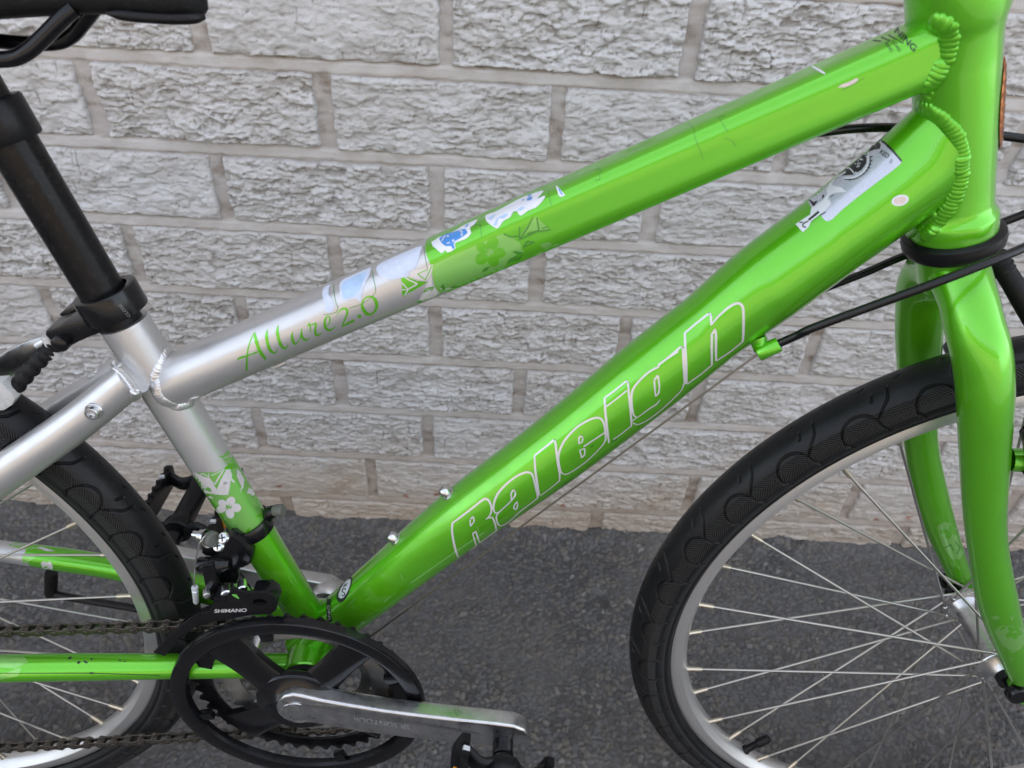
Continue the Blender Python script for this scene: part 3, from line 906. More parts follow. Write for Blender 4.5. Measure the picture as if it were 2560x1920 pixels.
for s_ in (-1, 1):
    dp = [(2528, 1690), (2520, 1712), (2540, 1748), (2552, 1758), (2566, 1752), (2600, 1735), (2612, 1690), (2570, 1660)]
    put('dropout', *extrude(pxpoly(dp, -50), -52, -47, bevel=1.0) if s_ < 0 else extrude(pxpoly(dp, -50), 47, 52, bevel=1.0), MAT['green'], fork)
# brake stud and what shows of the front brake
bs = B(2548, 1150, -40)
put('brake_stud', *lathe(bs + np.array([-6, 0, 0]), (1, -0.15, 0.1), [(7.5, 0), (7.5, 10), (6.6, 11), (6.6, 22), (0.01, 22)], 40), MAT['green'], fork)
put('brake_stud', *lathe((bs + np.array([-6, 0, 0])) * np.array([1, -1, 1]), (1, 0.15, 0.1), [(7.5, 0), (7.5, 10), (6.6, 11), (6.6, 22), (0.01, 22)], 40), MAT['green'], fork)
for s_ in (-1, 1):
    pts = pxpoly([(2548, 1082), (2562, 1066), (2584, 1068), (2600, 1130), (2596, 1200), (2570, 1190), (2552, 1178), (2564, 1150), (2556, 1110)], -46)
    put('brake_arm', *extrude(pts, *((-56, -44) if s_ < 0 else (44, 56)), bevel=1.8), MAT['black_paint'], None, angle=50)
put('brake_boot', *sweep(catmull([B(2486, 640, 6), B(2505, 668, 4), B(2530, 705, 0), B(2558, 752, -4), B(2590, 805, -6)], 60), np.interp(np.linspace(0, 1, 60), [0, 0.30, 0.36, 1], [6.4, 6.6, 5.9, 6.6]) + 0.5 * np.sin(np.linspace(0, 1, 60) * 60) * (np.linspace(0, 1, 60) < 0.33), 32), MAT['black_matte'], None, angle=0)

# --- wheels ------------------------------------------------------------------------------------------------------
PITCH_A = R(10.0)
def motif_sdf(u, v):
    """distance (mm) to the grooves of one tread repeat; u round the wheel, v from the crown down the side"""
    def segd(ax, ay, bx, by):
        pax, pay = u - ax, v - ay; bax, bay = bx - ax, by - ay
        t = np.clip((pax * bax + pay * bay) / (bax * bax + bay * bay), 0, 1)
        return np.hypot(pax - t * bax, pay - t * bay)
    d = np.full(u.shape, 9e9)
    # the half-round groove, open towards the rim
    cx, cy, rr = 8.5, 28.5, 14.0
    ang = np.arctan2(-(v - cy) * 1.0, u - cx)
    arc = np.where((ang > R(22)) | (ang < -R(165)), np.abs(np.hypot(u - cx, v - cy) - rr), 9e9)
    d = np.minimum(d, arc)
    # forked groove from its end: up to the crown with a kink, and down to the rim
    d = np.minimum(d, segd(21.5, 22.5, 33.0, 12.0)); d = np.minimum(d, segd(33.0, 12.0, 36.5, 3.5))
    d = np.minimum(d, segd(21.5, 22.5, 21.8, 27.5)); d = np.minimum(d, segd(21.8, 27.5, 25.5, 34.5))
    d = np.minimum(d, segd(-5.2, 29.0, -1.0, 35.5))
    # short dashes near the crown
    e = segd(23.0, 10.0, 25.5, 5.0)
    e = np.minimum(e, segd(19.5, -1.0, 23.0, -2.5)); e = np.minimum(e, segd(43.0, 0.0, 46.5, -1.5))
    return d, e

def tyre(cx, a0, a1, flip):
    """casing with modelled tread in the angle range that can be looked at, plainer elsewhere"""
    rc, rs = 273.5, 19.3
    th = []
    a = a0
    fine = 0.62 / RTYRE
    th = list(np.arange(a0, a1, fine)) + list(np.arange(a1, a0 + 2 * PI - 1e-6, R(1.2)))
    th = np.array(th)
    # section: arc length from the crown, negative towards the wall
    sv = np.concatenate([np.arange(-46, -4, 3.0), np.arange(-4, 40.01, 0.62), np.arange(41.0, 46.1, 1.0)])
    TH, SV = np.meshgrid(th, sv, indexing='ij')
    U = (TH if not flip else -TH) * RTYRE
    pit = PITCH_A * RTYRE
    ul = np.mod(U, pit); ur = ul
    d1, e1 = motif_sdf(ul, SV); d2, e2 = motif_sdf(ul - pit, SV); d3, e3 = motif_sdf(ul + pit, SV)
    d = np.minimum(np.minimum(d1, d2), d3); e = np.minimum(np.minimum(e1, e2), e3)
    g = np.maximum(1 - smooth(0.40, 1.0, d), 1 - smooth(0.4, 1.0, e))
    g = np.where(np.abs(SV) > 37, 0, g)
    psi = SV / rs
    line = np.exp(-((SV - 37.2) / 0.8) ** 2) * 0.35
    bead = 0.6 * np.exp(-((SV - 41.5) / 0.9) ** 2) - 0.4 * np.exp(-((SV - 38.6) / 0.7) ** 2)
    rad = rs - 1.4 * g + bead
    rr = rc + rad * np.cos(psi)
    yy = -rad * np.sin(psi) * 0.98
    P = np.stack([cx + rr * np.cos(TH), yy, rr * np.sin(TH) + BASE], -1) / 1000
    return P, g, np.stack([U, SV], -1), line

NEAR_HUB, FAR_HUB = -31.0, 29.0
def spoke_mesh():
    Lr = 1.0
    V1, F1 = lathe((0, 0, 0), (0, 0, 1), [(0.01, 0), (0.95, 0), (0.95, 1.0), (0.01, 1.0)], 8)
    V = V1.copy(); V[:, 0] /= 1000; V[:, 1] /= 1000
    return V, F1
SPK = None
def wheel(cx, near0, sgn0, a0, a1, flip, label, valve_deg):
    global SPK
    w = empty('wheel', bike); w['label'] = label
    P, g, uv, line = tyre(cx, a0, a1, flip)
    link('tyre', grid_mesh('tyre', P, MAT['tyre'], attr={'groove': g, 'line': line}, closed_u=True, uv=uv), w)
    # rim: bead edge, brake track, inner wall
    prof = [(256.5, -8.5), (260.3, -9.0), (260.7, -9.8), (260.2, -10.6), (255.0, -12.2), (249.6, -11.8), (248.8, -11.1), (248.4, -10.4), (246.9, -8.6), (244.4, -4.5), (243.6, 0), (244.4, 4.5), (246.9, 8.6), (248.4, 10.4), (248.8, 11.1), (249.6, 11.4), (258.6, 11.7), (260.3, 10.6), (260.3, 9.2), (256.5, 8.5)]
    seg = 300
    th = np.linspace(0, 2 * PI, seg, endpoint=False)
    pr = np.array(prof)
    PR = np.stack([cx + pr[None, :, 0] * np.cos(th)[:, None], np.repeat(pr[None, :, 1], seg, 0), pr[None, :, 0] * np.sin(th)[:, None] + BASE], -1) / 1000
    cum = np.concatenate([[0], np.cumsum(np.hypot(*np.diff(pr, axis=0).T))])
    UV = np.stack(np.meshgrid(th * 250, cum, indexing='ij'), -1)
    me = grid_mesh('rim', PR, MAT['rim'], closed_u=True, uv=UV)
    me.set_sharp_from_angle(angle=R(28))
    link('rim', me, w)
    # hub
    put('hub_shell', *lathe((cx, 0, 0), (0, 1, 0), [(5, -40), (9, -40), (11, -37), (13.0, -35), (19.0, -33.2), (19.4, -32.4), (19.0, -30.6), (14.0, -29), (11.0, -25), (9.6, -20), (9.2, 0), (9.6, 18), (11.5, 23), (14, 26.5), (19.0, 28), (19.4, 29.2), (19.0, 31), (13, 33), (11, 35), (9, 38), (5, 38)], 64), MAT['alloy'], w)
    put('axle', *lathe((cx, 0, 0), (0, 1, 0), [(0.01, -60), (7.5, -60), (8.5, -58), (8.5, -53.5), (4.6, -53), (4.6, -46), (8.8, -46), (8.8, -40), (4, -40), (4, 40), (8.8, 40), (8.8, 46), (4.6, 46), (4.6, 54), (8, 54), (8, 60), (0.01, 60)], 40), MAT['black_paint'], w)
    # spokes: laced three cross, alternately to the near and the far flange
    if SPK is None:
        ll = 236.0
        V1, F1 = lathe((0, 0, 0), (0, 0, 1), [(0.01, 0), (1.9, 0), (1.9, 0.8), (1.05, 1.4), (1.0, 6), (1.0, ll - 9), (0.01, ll - 9)], 10)
        V2, F2 = lathe((0, 0, 0), (0, 0, 1), [(0.01, ll - 12.5), (1.55, ll - 12.5), (1.9, ll - 11), (1.9, ll - 3), (2.5, ll - 1.5), (2.5, ll + 0.5), (0.01, ll + 1)], 10)
        V, Fc = join((V1, F1), (V2, F2))
        SPK = mesh_from('spoke', V / 1000, Fc, MAT['spoke'], True, 40)
        SPK.materials.append(MAT['brass'])
        SPK.polygons.foreach_set('material_index', np.array([0] * len(F1) + [1] * len(F2), np.int32))
    for k in range(36):
        a = R(near0 + 10 * k)
        isnear = (k % 2 == 0)
        j = k // 2 if isnear else (k - 1) // 2
        sg = sgn0 * (1 if j % 2 == 0 else -1)
        ah = a + sg * R(61)
        y = (NEAR_HUB if isnear else FAR_HUB) + (1.4 if sg > 0 else -1.4) * (1 if isnear else -1)
        Ph = np.array([cx + 16.6 * math.cos(ah), y, 16.6 * math.sin(ah)])
        Pr = np.array([cx + 244.2 * math.cos(a), -2.2 if isnear else 2.2, 244.2 * math.sin(a)])
        dvec_ = Pr - Ph; ln = np.linalg.norm(dvec_)
        o = link('spoke', SPK, w)
        q = Vector(dvec_).to_track_quat('Z', 'Y')
        o.matrix_local = Matrix.Translation(Vector(loc(Ph))) @ q.to_matrix().to_4x4() @ Matrix.Diagonal((1, 1, ln / 236.0, 1))
    # valve with its cap
    a = R(valve_deg)
    er = np.array([math.cos(a), 0, math.sin(a)])
    put('valve_cap', *lathe(np.array([cx, 0, 0]) + er * 244, -er, [(0.01, 0), (4.4, 0), (4.4, 1.6), (3.4, 3.5), (3.3, 14), (4.3, 15.5), (4.4, 17), (4.2, 26), (3.6, 28), (0.01, 28.4)], 24), MAT['black_plastic'], w)
    return w
wheel(XF, 153.8, 1, R(88), R(262), True, 'front wheel with black slick tyre between the green fork legs', 229.3)
wheel(XR, 23.0, -1, R(-85), R(75), True, 'rear wheel with black slick tyre behind the seat tube', 130)

# --- crankset ----------------------------------------------------------------------------------------------------
AX = np.array([0.0, 0.0, ZBB])
crank = empty('crankset', bike)
def gear(N, rt, rroot, rin, y0, y1, tooth=0.42):
    pts = []
    for i in range(N):
        a = 2 * PI * i / N
        w = 2 * PI / N
        for f, r in ((-0.5, rroot), (-0.30, rroot + 0.3 * (rt - rroot)), (-0.12, rt - 0.5), (0.0, rt), (0.10, rt - 0.5), (0.28, rroot + 0.3 * (rt - rroot))):
            pts.append((AX[0] + r * math.cos(a + f * w), AX[2] + r * math.sin(a + f * w)))
    hole = [(AX[0] + rin * math.cos(t), AX[2] + rin * math.sin(t)) for t in np.linspace(0, 2 * PI, 72, endpoint=False)]
    return extrude(pts, y0, y1, [hole], bevel=0)
put('chainring', *gear(43, 91.5, 85.0, 74.5, -37.4, -35.2), MAT['black_paint'], crank, label='large black chainring')
put('chainring', *gear(36, 75.6, 69.5, 55.0, -30.2, -28.2), MAT['ring_steel'], crank, label='middle silver chainring')
put('chainring', *gear(28, 60.2, 54.0, 45.0, -23.2, -21.2), MAT['ring_steel'], crank, label='small steel chainring')
def annulus(prof, seg=160):
    return lathe(AX, (0, 1, 0), prof + [prof[0]], seg)
put('chain_guard', *annulus([(88.6, -50.5), (89.4, -53.2), (91.0, -54.0), (99.2, -54.6), (101.2, -54.0), (101.9, -52.2), (101.9, -47.0), (100.6, -46.4), (99.6, -50.6), (91.2, -50.4), (90.2, -46.8), (88.8, -46.6)]), MAT['black_paint'], crank)
for a_ in (24, 101, 197, 288):
    a = R(a_); c = AX + np.array([85.5 * math.cos(a), -48.6, 85.5 * math.sin(a)])
    put('guard_tab', *box(c, (15, 5.5, 9), rot_y(-a), 1.2), MAT['black_paint'], crank)
# spider: hub and four broad arms, dished
def spider():
    parts = []
    for am, wi, wo in ((50, 11.0, 15.0), (134, 12.0, 19.0), (222, 13.0, 20.0), (328, 14.0, 24.0)):
        a = R(am); ca, sa = math.cos(a), math.sin(a)
        n = 12
        V, Fc = [], []
        for k in range(n + 1):
            t = k / n
            rr = 14 + (82 - 14) * t
            hw = wi + 6 * (1 - t) ** 3 + (wo - wi) * t ** 2.2
            yb = -50.5 + 10.0 * t
            ridge = 3.6 * (1 - t) + 1.6
            for du, dy in ((-1, 5.5), (-1, 0.0), (-0.80, -1.2), (0.0, -ridge), (0.80, -1.2), (1, 0.0), (1, 5.5)):
                x, z = rr * ca - du * hw * sa, rr * sa + du * hw * ca
                V.append((AX[0] + x, yb + dy, AX[2] + z))
        m = 7
        for k in range(n):
            for j in range(m):
                Fc.append((k * m + j, k * m + (j + 1) % m, (k + 1) * m + (j + 1) % m, (k + 1) * m + j))
        Fc.append(tuple(range(m))); Fc.append(tuple(n * m + j for j in range(m - 1, -1, -1)))
        parts.append((np.array(V), Fc))
    parts.append(lathe(AX, (0, 1, 0), [(12, -44), (33.5, -44), (35.0, -45.5), (35.0, -49.5), (33.8, -51.2), (27.0, -53.6), (22.0, -57.5), (20.5, -60), (0.01, -60)], 96))
    return join(*parts)
put('spider', *spider(), MAT['black_paint'], crank, angle=30)
for a_ in (52.5, 125, 220, 331):
    a = R(a_)
    put('chainring_bolt', *lathe(AX + np.array([60 * math.cos(a), 0, 60 * math.sin(a)]), (0, 1, 0), [(0.01, -38), (5, -38), (5, -30), (0.01, -30)], 20), MAT['steel'], crank)
put('crank_axle', *lathe(AX, (0, 1, 0), [(0.01, -58), (8.4, -58), (8.4, 62), (0.01, 62)], 32), MAT['black_paint'], crank)

def arm_y(x):
    return -61.5 - 15.0 * float(smooth(10, 165, np.array(x)))
def arm_pt(px, py):
    y = -62.0
    for _ in range(12):
        b = B(px, py, y); y = arm_y(b[0])
    return (float(b[0]), float(b[2]))
out_ = [(753, 1741), (800, 1752), (850, 1761), (892, 1768), (960, 1779), (1020, 1787), (1080, 1794), (1168, 1804), (1240, 1811), (1285, 1817), (1312, 1828), (1322, 1842), (1314, 1857), (1290, 1866), (1240, 1866), (1180, 1862), (1129, 1857), (1060, 1851), (980, 1841), (892, 1830), (830, 1818), (790, 1810), (760, 1808), (732, 1806), (708, 1798), (693, 1784), (689, 1768), (695, 1753), (710, 1742), (731, 1737)]
cl = [arm_pt(*p) for p in out_]
V_, F_ = extrude(cl, -61.5, -48.0, bevel=2.6, seg=4)
V_ = V_.copy()
V_[:, 1] = V_[:, 1] + np.array([arm_y(x) + 61.5 for x in V_[:, 0]]) + np.where(V_[:, 1] > -52, 0.0, 0.0)
put('crank_arm', V_, F_, MAT['alloy'], crank, angle=45, key='arm')
cc = np.array([cl[0][0], 0, cl[0][1]])
cpt = arm_pt(744, 1781)
put('dust_cap', *lathe((cpt[0], 0, cpt[1]), (0, 1, 0), [(0.01, -62.6), (9.6, -62.6), (10.6, -62.2), (11.0, -61.0), (11.2, -61.0), (11.2, -62.4), (12.6, -62.6), (13.0, -61.4), (13.0, -58)], 64), MAT['alloy'], crank)
# the far crank arm, opposite
ea = np.array([-152.0, 28.0]); ul_ = ea / np.linalg.norm(ea); nl_ = np.array([-ul_[1], ul_[0]])
pl = []
for t, w in ((0, 13.5), (25, 13), (60, 11.5), (110, 10.5), (148, 11), (158, 10)):
    pl.append(ul_ * t + nl_ * w)
pl.append(ul_ * 164 + nl_ * 4); pl.append(ul_ * 164 - nl_ * 4)
for t, w in ((158, 10), (148, 11), (110, 10.5), (60, 11.5), (25, 13), (0, 13.5)):
    pl.append(ul_ * t - nl_ * w)
pl.append(-ul_ * 12 - nl_ * 6); pl.append(-ul_ * 12 + nl_ * 6)
V_, F_ = extrude([(AX[0] + p[0], AX[2] + p[1]) for p in pl], 60, 74, bevel=2.4, seg=3)
V_[:, 1] += 8.0 * smooth(0, 150, -V_[:, 0])
put('crank_arm', V_, F_, MAT['alloy'], crank, angle=45, label='alloy crank arm on the wall side')
put('crank_ferrule', *lathe(AX, (0, 1, 0), [(9, 48), (14, 50), (16, 54), (16, 61), (9, 61)], 48), MAT['alloy'], crank)

def pedal(cx, cz, y0, s, tilt, label):
    """platform pedal: s = +1 towards the wall; tilt turns it on its axle"""
    p = empty('pedal', bike); p['label'] = label
    def T(v):
        v = np.asarray(v, float)
        q = np.stack([v[:, 0], v[:, 1] * s, v[:, 2]], 1) @ rot_y(tilt).T
        return q + np.array([cx, y0, cz])
    def add(name, vf, mat, angle=35):
        V, Fc = vf
        put(name, T(V), Fc if s > 0 else [f[::-1] for f in Fc], mat, p, angle=angle)
    def plateYZ(x0, x1, outline, bevel=0.8):
        V, Fc = extrude(outline, x0, x1, bevel=bevel)
        return np.stack([V[:, 1], V[:, 0], V[:, 2]], 1), Fc
    add('pedal_axle', lathe((0, -6, 0), (0, 1, 0), [(0.01, 0), (7.6, 0), (8.2, 1), (8.2, 12), (7.0, 13), (7.0, 22), (0.01, 22)], 32), MAT['black_paint'])
    add('pedal_barrel', lathe((0, 12, 0), (0, 1, 0), [(0.01, 0), (13.0, 0), (14.0, 1.5), (14.0, 10), (10.5, 16), (10.0, 62), (13, 68), (13, 76), (0.01, 76)], 36), MAT['black_plastic'])
    for sx in (-1, 1):
        # toothed cage plate along the axle
        ol = [(6, -11), (94, -11), (97, -8), (97, 10), (92, 13)]
        for k in range(8, 0, -1):
            yk = 8 + k * 10
            ol += [(yk, 13.0), (yk - 1.0, 10.0), (yk - 6, 10.0), (yk - 7.2, 13.0)]
        ol += [(4, 13), (2, 9), (2, -8)]
        x0, x1 = (33, 39) if sx > 0 else (-39, -33)
        add('cage_plate', plateYZ(x0, x1, ol), MAT['black_plastic'])
        add('reflector', box((sx * 40.0, 50, -2), (4.0, 46, 13), None, 0.8), MAT['amber'])
        # curved webs joining the barrel to the cage
        for yc, bow in ((14, 10), (84, -10)):
            pth = catmull([(sx * 8, yc, 0), (sx * 20, yc + bow * 0.35, 0), (sx * 36, yc + (-6 if yc < 50 else 6), 0)], 14)
            add('web', sweep(pth, np.stack([np.full(14, 4.4), np.full(14, 8.0)], 1), 16), MAT['black_plastic'])
        for yk in (16, 76):
            add('cage_pin', box((sx * 36, yk, 12.2), (5.0, 3.6, 3.0), None, 0.3), MAT['white_cap'])
    return p
pedal(AX[0] + 166.0, AX[2] - 6.5, -80.0, -1, R(24), 'pedal nearest the camera, cut off by the lower picture edge')
pedal(AX[0] - 150.0, AX[2] + 33.0, 88.0, 1, R(0), 'pedal on the wall side, seen past the rear tyre')

# --- chain -------------------------------------------------------------------------------------------------------
chain = empty('chain', bike)
YC = -29.2
rp = 12.7 / (2 * math.sin(PI / 36))
u0, u1 = B(24, 1577, YC), B(560, 1553, YC)
l0, l1 = B(20, 1868, YC), B(470, 1859, YC)
path = []
ud = unit(u1 - u0)
# upper run up to where it meets the ring's pitch circle
n = 0
def circ(a):
    return np.array([AX[0] + rp * math.cos(a), YC, AX[2] + rp * math.sin(a)])
dup_ = unit(circ(R(93)) - u0)
tt_ = np.arange(-12, 40) * 12.7
up = [u0 + dup_ * t for t in tt_ if (u0 + dup_ * t)[0] < circ(R(93))[0] - 6]
arc = [circ(R(93) - i * 2 * PI / 36) for i in range(18)]
last = arc[-1]
ld = unit(l0 - last)
lowr = [last + ld * 12.7 * (i + 1) for i in range(30)]
pins = up + arc + lowr
def link_mesh(outer):
    ya = 3.3 if outer else 2.2
    parts = []
    for s_ in (-1, 1):
        ol = []
        for k in range(12):
            a = R(-90) - PI * k / 11; ol.append((4.1 * math.cos(a), 4.1 * math.sin(a)))
        ol += [(3.6, 2.75), (6.35, 2.4), (9.1, 2.75)]
        for k in range(12):
            a = R(90) - PI * k / 11; ol.append((12.7 + 4.1 * math.cos(a), 4.1 * math.sin(a)))
        ol += [(9.1, -2.75), (6.35, -2.4), (3.6, -2.75)]
        parts.append(extrude(ol, s_ * ya - 0.5, s_ * ya + 0.5, bevel=0.25, seg=1))
    for x in (0, 12.7):
        if outer:
            parts.append(lathe((x, 0, 0), (0, 1, 0), [(0.01, -4.5), (1.5, -4.5), (1.9, -4.1), (1.9, 4.1), (1.5, 4.5), (0.01, 4.5)], 12))
        else:
            parts.append(lathe((x, 0, 0), (0, 1, 0), [(0.01, -1.7), (3.7, -1.7), (3.9, -1.4), (3.9, 1.4), (3.7, 1.7), (0.01, 1.7)], 16))
    V, Fc = join(*parts)
    return mesh_from('chain_link', V / 1000, Fc, MAT['chain'], True, 40)
LM = [link_mesh(False), link_mesh(True)]
for i in range(len(pins) - 1):
    a, b = pins[i], pins[i + 1]
    if a[0] < -330 and b[0] < -330:
        continue
    d_ = b - a
    o = link('chain_link', LM[i % 2], chain)
    ang = math.atan2(d_[2], d_[0])
    o.matrix_local = Matrix.Translation(Vector(loc(a))) @ Matrix.Rotation(-ang, 4, 'Y') @ Matrix.Diagonal((np.linalg.norm(d_) / 12.7, 1, 1, 1))

# --- front derailleur --------------------------------------------------------------------------------------------
fd = empty('front_derailleur', bike)
K = lambda pts: Z(400, 1200, 0.2411, pts)
kb = B(653, 1341, -15); tb = (kb - ST0) @ ST_D
put('clamp_band', *lathe(ST0, ST_D, [(14.6, tb - 5.6), (16.6, tb - 5.6), (16.9, tb - 5.0), (16.9, tb + 5.0), (16.6, tb + 5.6), (14.6, tb + 5.6), (14.6, tb - 5.6)], 96), MAT['black_paint'], fd)
kx = B(682, 1278, 2)
put('band_lug', *sweep([B(668, 1290, 2), B(676, 1281, 2), B(686, 1277, 2)], [5.2, 5.4, 4.6], 24), MAT['black_paint'], fd)
put('band_bolt', *lathe(B(688, 1276, 1), unit(B(712, 1275, 0) - B(688, 1276, 1)), [(0.01, -1), (4.2, -1), (4.6, 0.5), (4.6, 5.4), (3.9, 6.6), (0.01, 6.8)], 32), MAT['grey_rubber'], fd)
def fplate(name, pts, y0, y1, mat='black_paint', holes=(), bevel=0.9, scale=None, label=None):
    p = K(pts) if scale is None else pts
    global CAGE_V, CAGE_F
    V_, F_ = extrude(pxpoly(p, y0), y0, y1, [pxpoly(K(h), y0) for h in holes], bevel=bevel)
    if label and 'capital' in label:
        CAGE_V, CAGE_F = V_, F_
    return put(name, V_, F_, MAT[mat], fd, angle=50, label=label)
# body between the band and the link
fplate('derailleur_body', [(700, 600), (760, 590), (850, 660), (950, 790), (945, 870), (860, 915), (700, 940), (640, 950), (560, 900), (560, 800), (640, 760)], -24, -8, bevel=2.0)
fplate('derailleur_body', [(430, 660), (520, 640), (600, 700), (690, 700), (720, 790), (560, 800), (470, 790), (430, 760)], -20, -10, bevel=1.5)
pv0, pv1 = B(400 + 400 * .2411, 1200 + 878 * .2411, -25), B(400 + 690 * .2411, 1200 + 868 * .2411, -25)
pa = unit(pv1 - pv0)
put('pivot_barrel', *lathe(pv0, pa, [(0.01, 0), (5.2, 0), (5.8, 1.0), (5.8, 9.4), (5.4, 9.8), (5.4, 10.2), (6.4, 10.4), (6.6, 16), (5.5, 20), (4.0, 24), (0.01, 24)], 40), MAT['black_paint'], fd)
fplate('link_plate', [(430, 915), (540, 895), (565, 930), (600, 1060), (660, 1190), (650, 1240), (520, 1260), (490, 1200), (455, 1050)], -33, -27, bevel=1.2)
fplate('link_plate', [(610, 960), (800, 930), (815, 1000), (790, 1080), (760, 1080), (660, 1090), (625, 1030)], -22, -16, bevel=1.0)
fplate('cage_plate', [(-70, 1790), (50, 1830), (190, 1650), (330, 1545), (560, 1470), (640, 1458), (950, 1402), (1150, 1392), (1205, 1350), (1222, 1290), (1190, 1215), (1110, 1165), (900, 1162), (830, 1150), (745, 1110), (705, 1190), (690, 1275), (545, 1295), (530, 1345), (510, 1372), (380, 1392), (200, 1520), (70, 1645)], -47.5, -45.8, 'black_plastic',
       holes=[[(955, 1270), (985, 1240), (1040, 1232), (1095, 1252), (1118, 1285), (1085, 1312), (1020, 1312), (975, 1298)], [(722, 1205), (735, 1182), (790, 1188), (845, 1262), (830, 1262)]], bevel=0.5, label='outer cage plate printed with white capital letters')
fplate('cage_bridge', [(545, 1265), (690, 1245), (700, 1290), (545, 1310)], -47, -30, bevel=0.8)
fplate('cage_bridge', [(950, 1180), (1110, 1165), (1195, 1220), (1222, 1290), (1190, 1350), (1150, 1340), (1130, 1260), (1080, 1215)], -46, -33, bevel=1.2)
fplate('cage_plate', [(20, 1700), (200, 1560), (380, 1450), (560, 1400), (900, 1330), (1150, 1290), (1150, 1240), (900, 1230), (560, 1290), (300, 1400)], -33.6, -32.2, bevel=0.4)
for (cx_, cy_), r_s, hh in (((690, 1145), 4.1, 5.5), ((855, 1098), 3.6, 5.0), ((490, 1170), 3.0, 4.0)):
    p_ = B(400 + cx_ * .2411, 1200 + cy_ * .2411, -36)
    put('cage_rivet', *lathe(p_, (0.35, -1, 0.1), [(0.01, -4), (r_s, -4), (r_s, hh - 1.0), (r_s * 0.8, hh), (0.01, hh + 0.2)], 24), MAT['steel'], fd)
# limit screws and the cable clamp
for (cx_, cy_) in ((655, 600), (605, 685)):
    p_ = B(400 + cx_ * .2411, 1200 + cy_ * .2411, -27)
    ax_ = unit(np.array([-0.25, -0.75, 0.75]))
    put('limit_screw', *lathe(p_, ax_, [(0.01, -9), (1.8, -9), (1.8, -1.6), (4.0, -1.4), (4.3, -0.4), (3.6, 1.0), (1.2, 1.6), (0.01, 1.0)], 28), MAT['steel'], fd)
    u_ = unit(np.cross(ax_, [0, 1, 0])); w_ = np.cross(ax_, u_)
    for q_ in (u_, w_):
        put('screw_slot', *box(p_ + ax_ * 1.25, (5.0, 0.9, 0.9), np.stack([q_, np.cross(ax_, q_), ax_], 1), 0.1), MAT['black_print'], fd)
p_ = B(400 + 515 * .2411, 1200 + 600 * .2411, -25)
put('cable_bolt', *lathe(p_ + np.array([-5.5, 2, -0.5]), (1, -0.25, 0.05), [(0.01, -8), (2.5, -8), (2.7, -7), (2.7, -3), (4.4, -2.6), (4.4, 0.6), (5.4, 0.8), (5.6, 2.2), (2.6, 2.6), (2.6, 5)], 24), MAT['steel'], fd)
put('cable_bolt', *lathe(p_ + np.array([-0.5, 0, 0]), (1, -0.55, 0.1), [(0.01, 0), (5.4, 0), (5.9, 0.8), (5.9, 4.2), (5.0, 5.4), (0.01, 5.8)], 32), MAT['grey_rubber'], fd, label='grey green cable clamp bolt')
wp = [B(520, 1348, -26), B(503, 1352, -30), B(495, 1376, -31), B(487, 1415, -32), B(485, 1450, -32), B(487, 1472, -32)]
put('cable_tail', *sweep(catmull(wp, 40), 0.75, 10), MAT['spoke'], fd)
ce = B(487, 1470, -32); cd = unit(B(491, 1512, -33) - ce)
put('cable_end', *lathe(ce, cd, [(0.01, -1.2), (2.4, -1.0), (2.5, 0.8), (1.8, 1.4), (1.8, 2.4), (2.4, 3.0), (2.1, 14.6), (1.2, 16.4), (0.01, 16.6)], 20), MAT['white_cap'], fd)
put('loop_wire', *sweep(catmull([B(520, 1336, -26), B(508, 1345, -30), B(508, 1362, -31), B(520, 1368, -30), B(533, 1362, -28)], 40), 0.6, 8), MAT['spoke'], fd)

# --- cables ------------------------------------------------------------------------------------------------------
def cable(name, pts, r=2.55, mat='cable', n=60, label=None):
    return put(name, *sweep(catmull(pts, n), r, 20), MAT[mat], None, angle=0, label=label)
cable('cable_housing', [B(1940, 862, -21), B(1990, 840, -25), B(2040, 817, -30), B(2200, 758, -38), B(2350, 703, -44), B(2480, 652, -42), B(2560, 619, -34), B(2680, 560, -20)], label='black cable housing crossing in front of the head tube')
cable('cable_housing', [B(1900, 345, 24), B(2000, 338, 24), B(2120, 323, 24), B(2230, 319, 24), B(2380, 326, 26), B(2500, 339, 26), B(2600, 352, 22)])
cable('cable_housing', [B(1950, 770, 18), B(2060, 722, 30), B(2160, 683, 36), B(2260, 640, 38), B(2380, 598, 38), B(2490, 562, 36), B(2600, 520, 30)])
sp0, sp1 = B(1896, 885, -20), B(1942, 863, -21)
put('cable_stop', *lathe(sp0, sp1 - sp0, [(1.2, -0.2), (4.2, -0.2), (4.7, 0.6), (4.7, 12.6), (4.2, 13.4), (3.1, 13.4), (3.1, 12)], 40), MAT['green'], None)
put('cable_ferrule', *lathe(sp1, sp1 - sp0, [(3.0, -2), (3.0, 1.6), (2.7, 2.0), (0.01, 2.0)], 24), MAT['steel'], None)
put('cable_stop_base', *sweep([B(1902, 874, -19), B(1900, 862, -16), B(1894, 846, -14)], [4.4, 4.8, 5.6], 20), MAT['green'], None)
put('gear_cable', *sweep(np.array([B(1902, 880, -20), B(925, 1592, -8), B(880, 1625, -7)]), 0.72, 10), MAT['wire'], None)
put('gear_cable', *sweep(np.array([B(596, 1425, 6), B(640, 1490, 6)]), 0.6, 10), MAT['cable'], None)

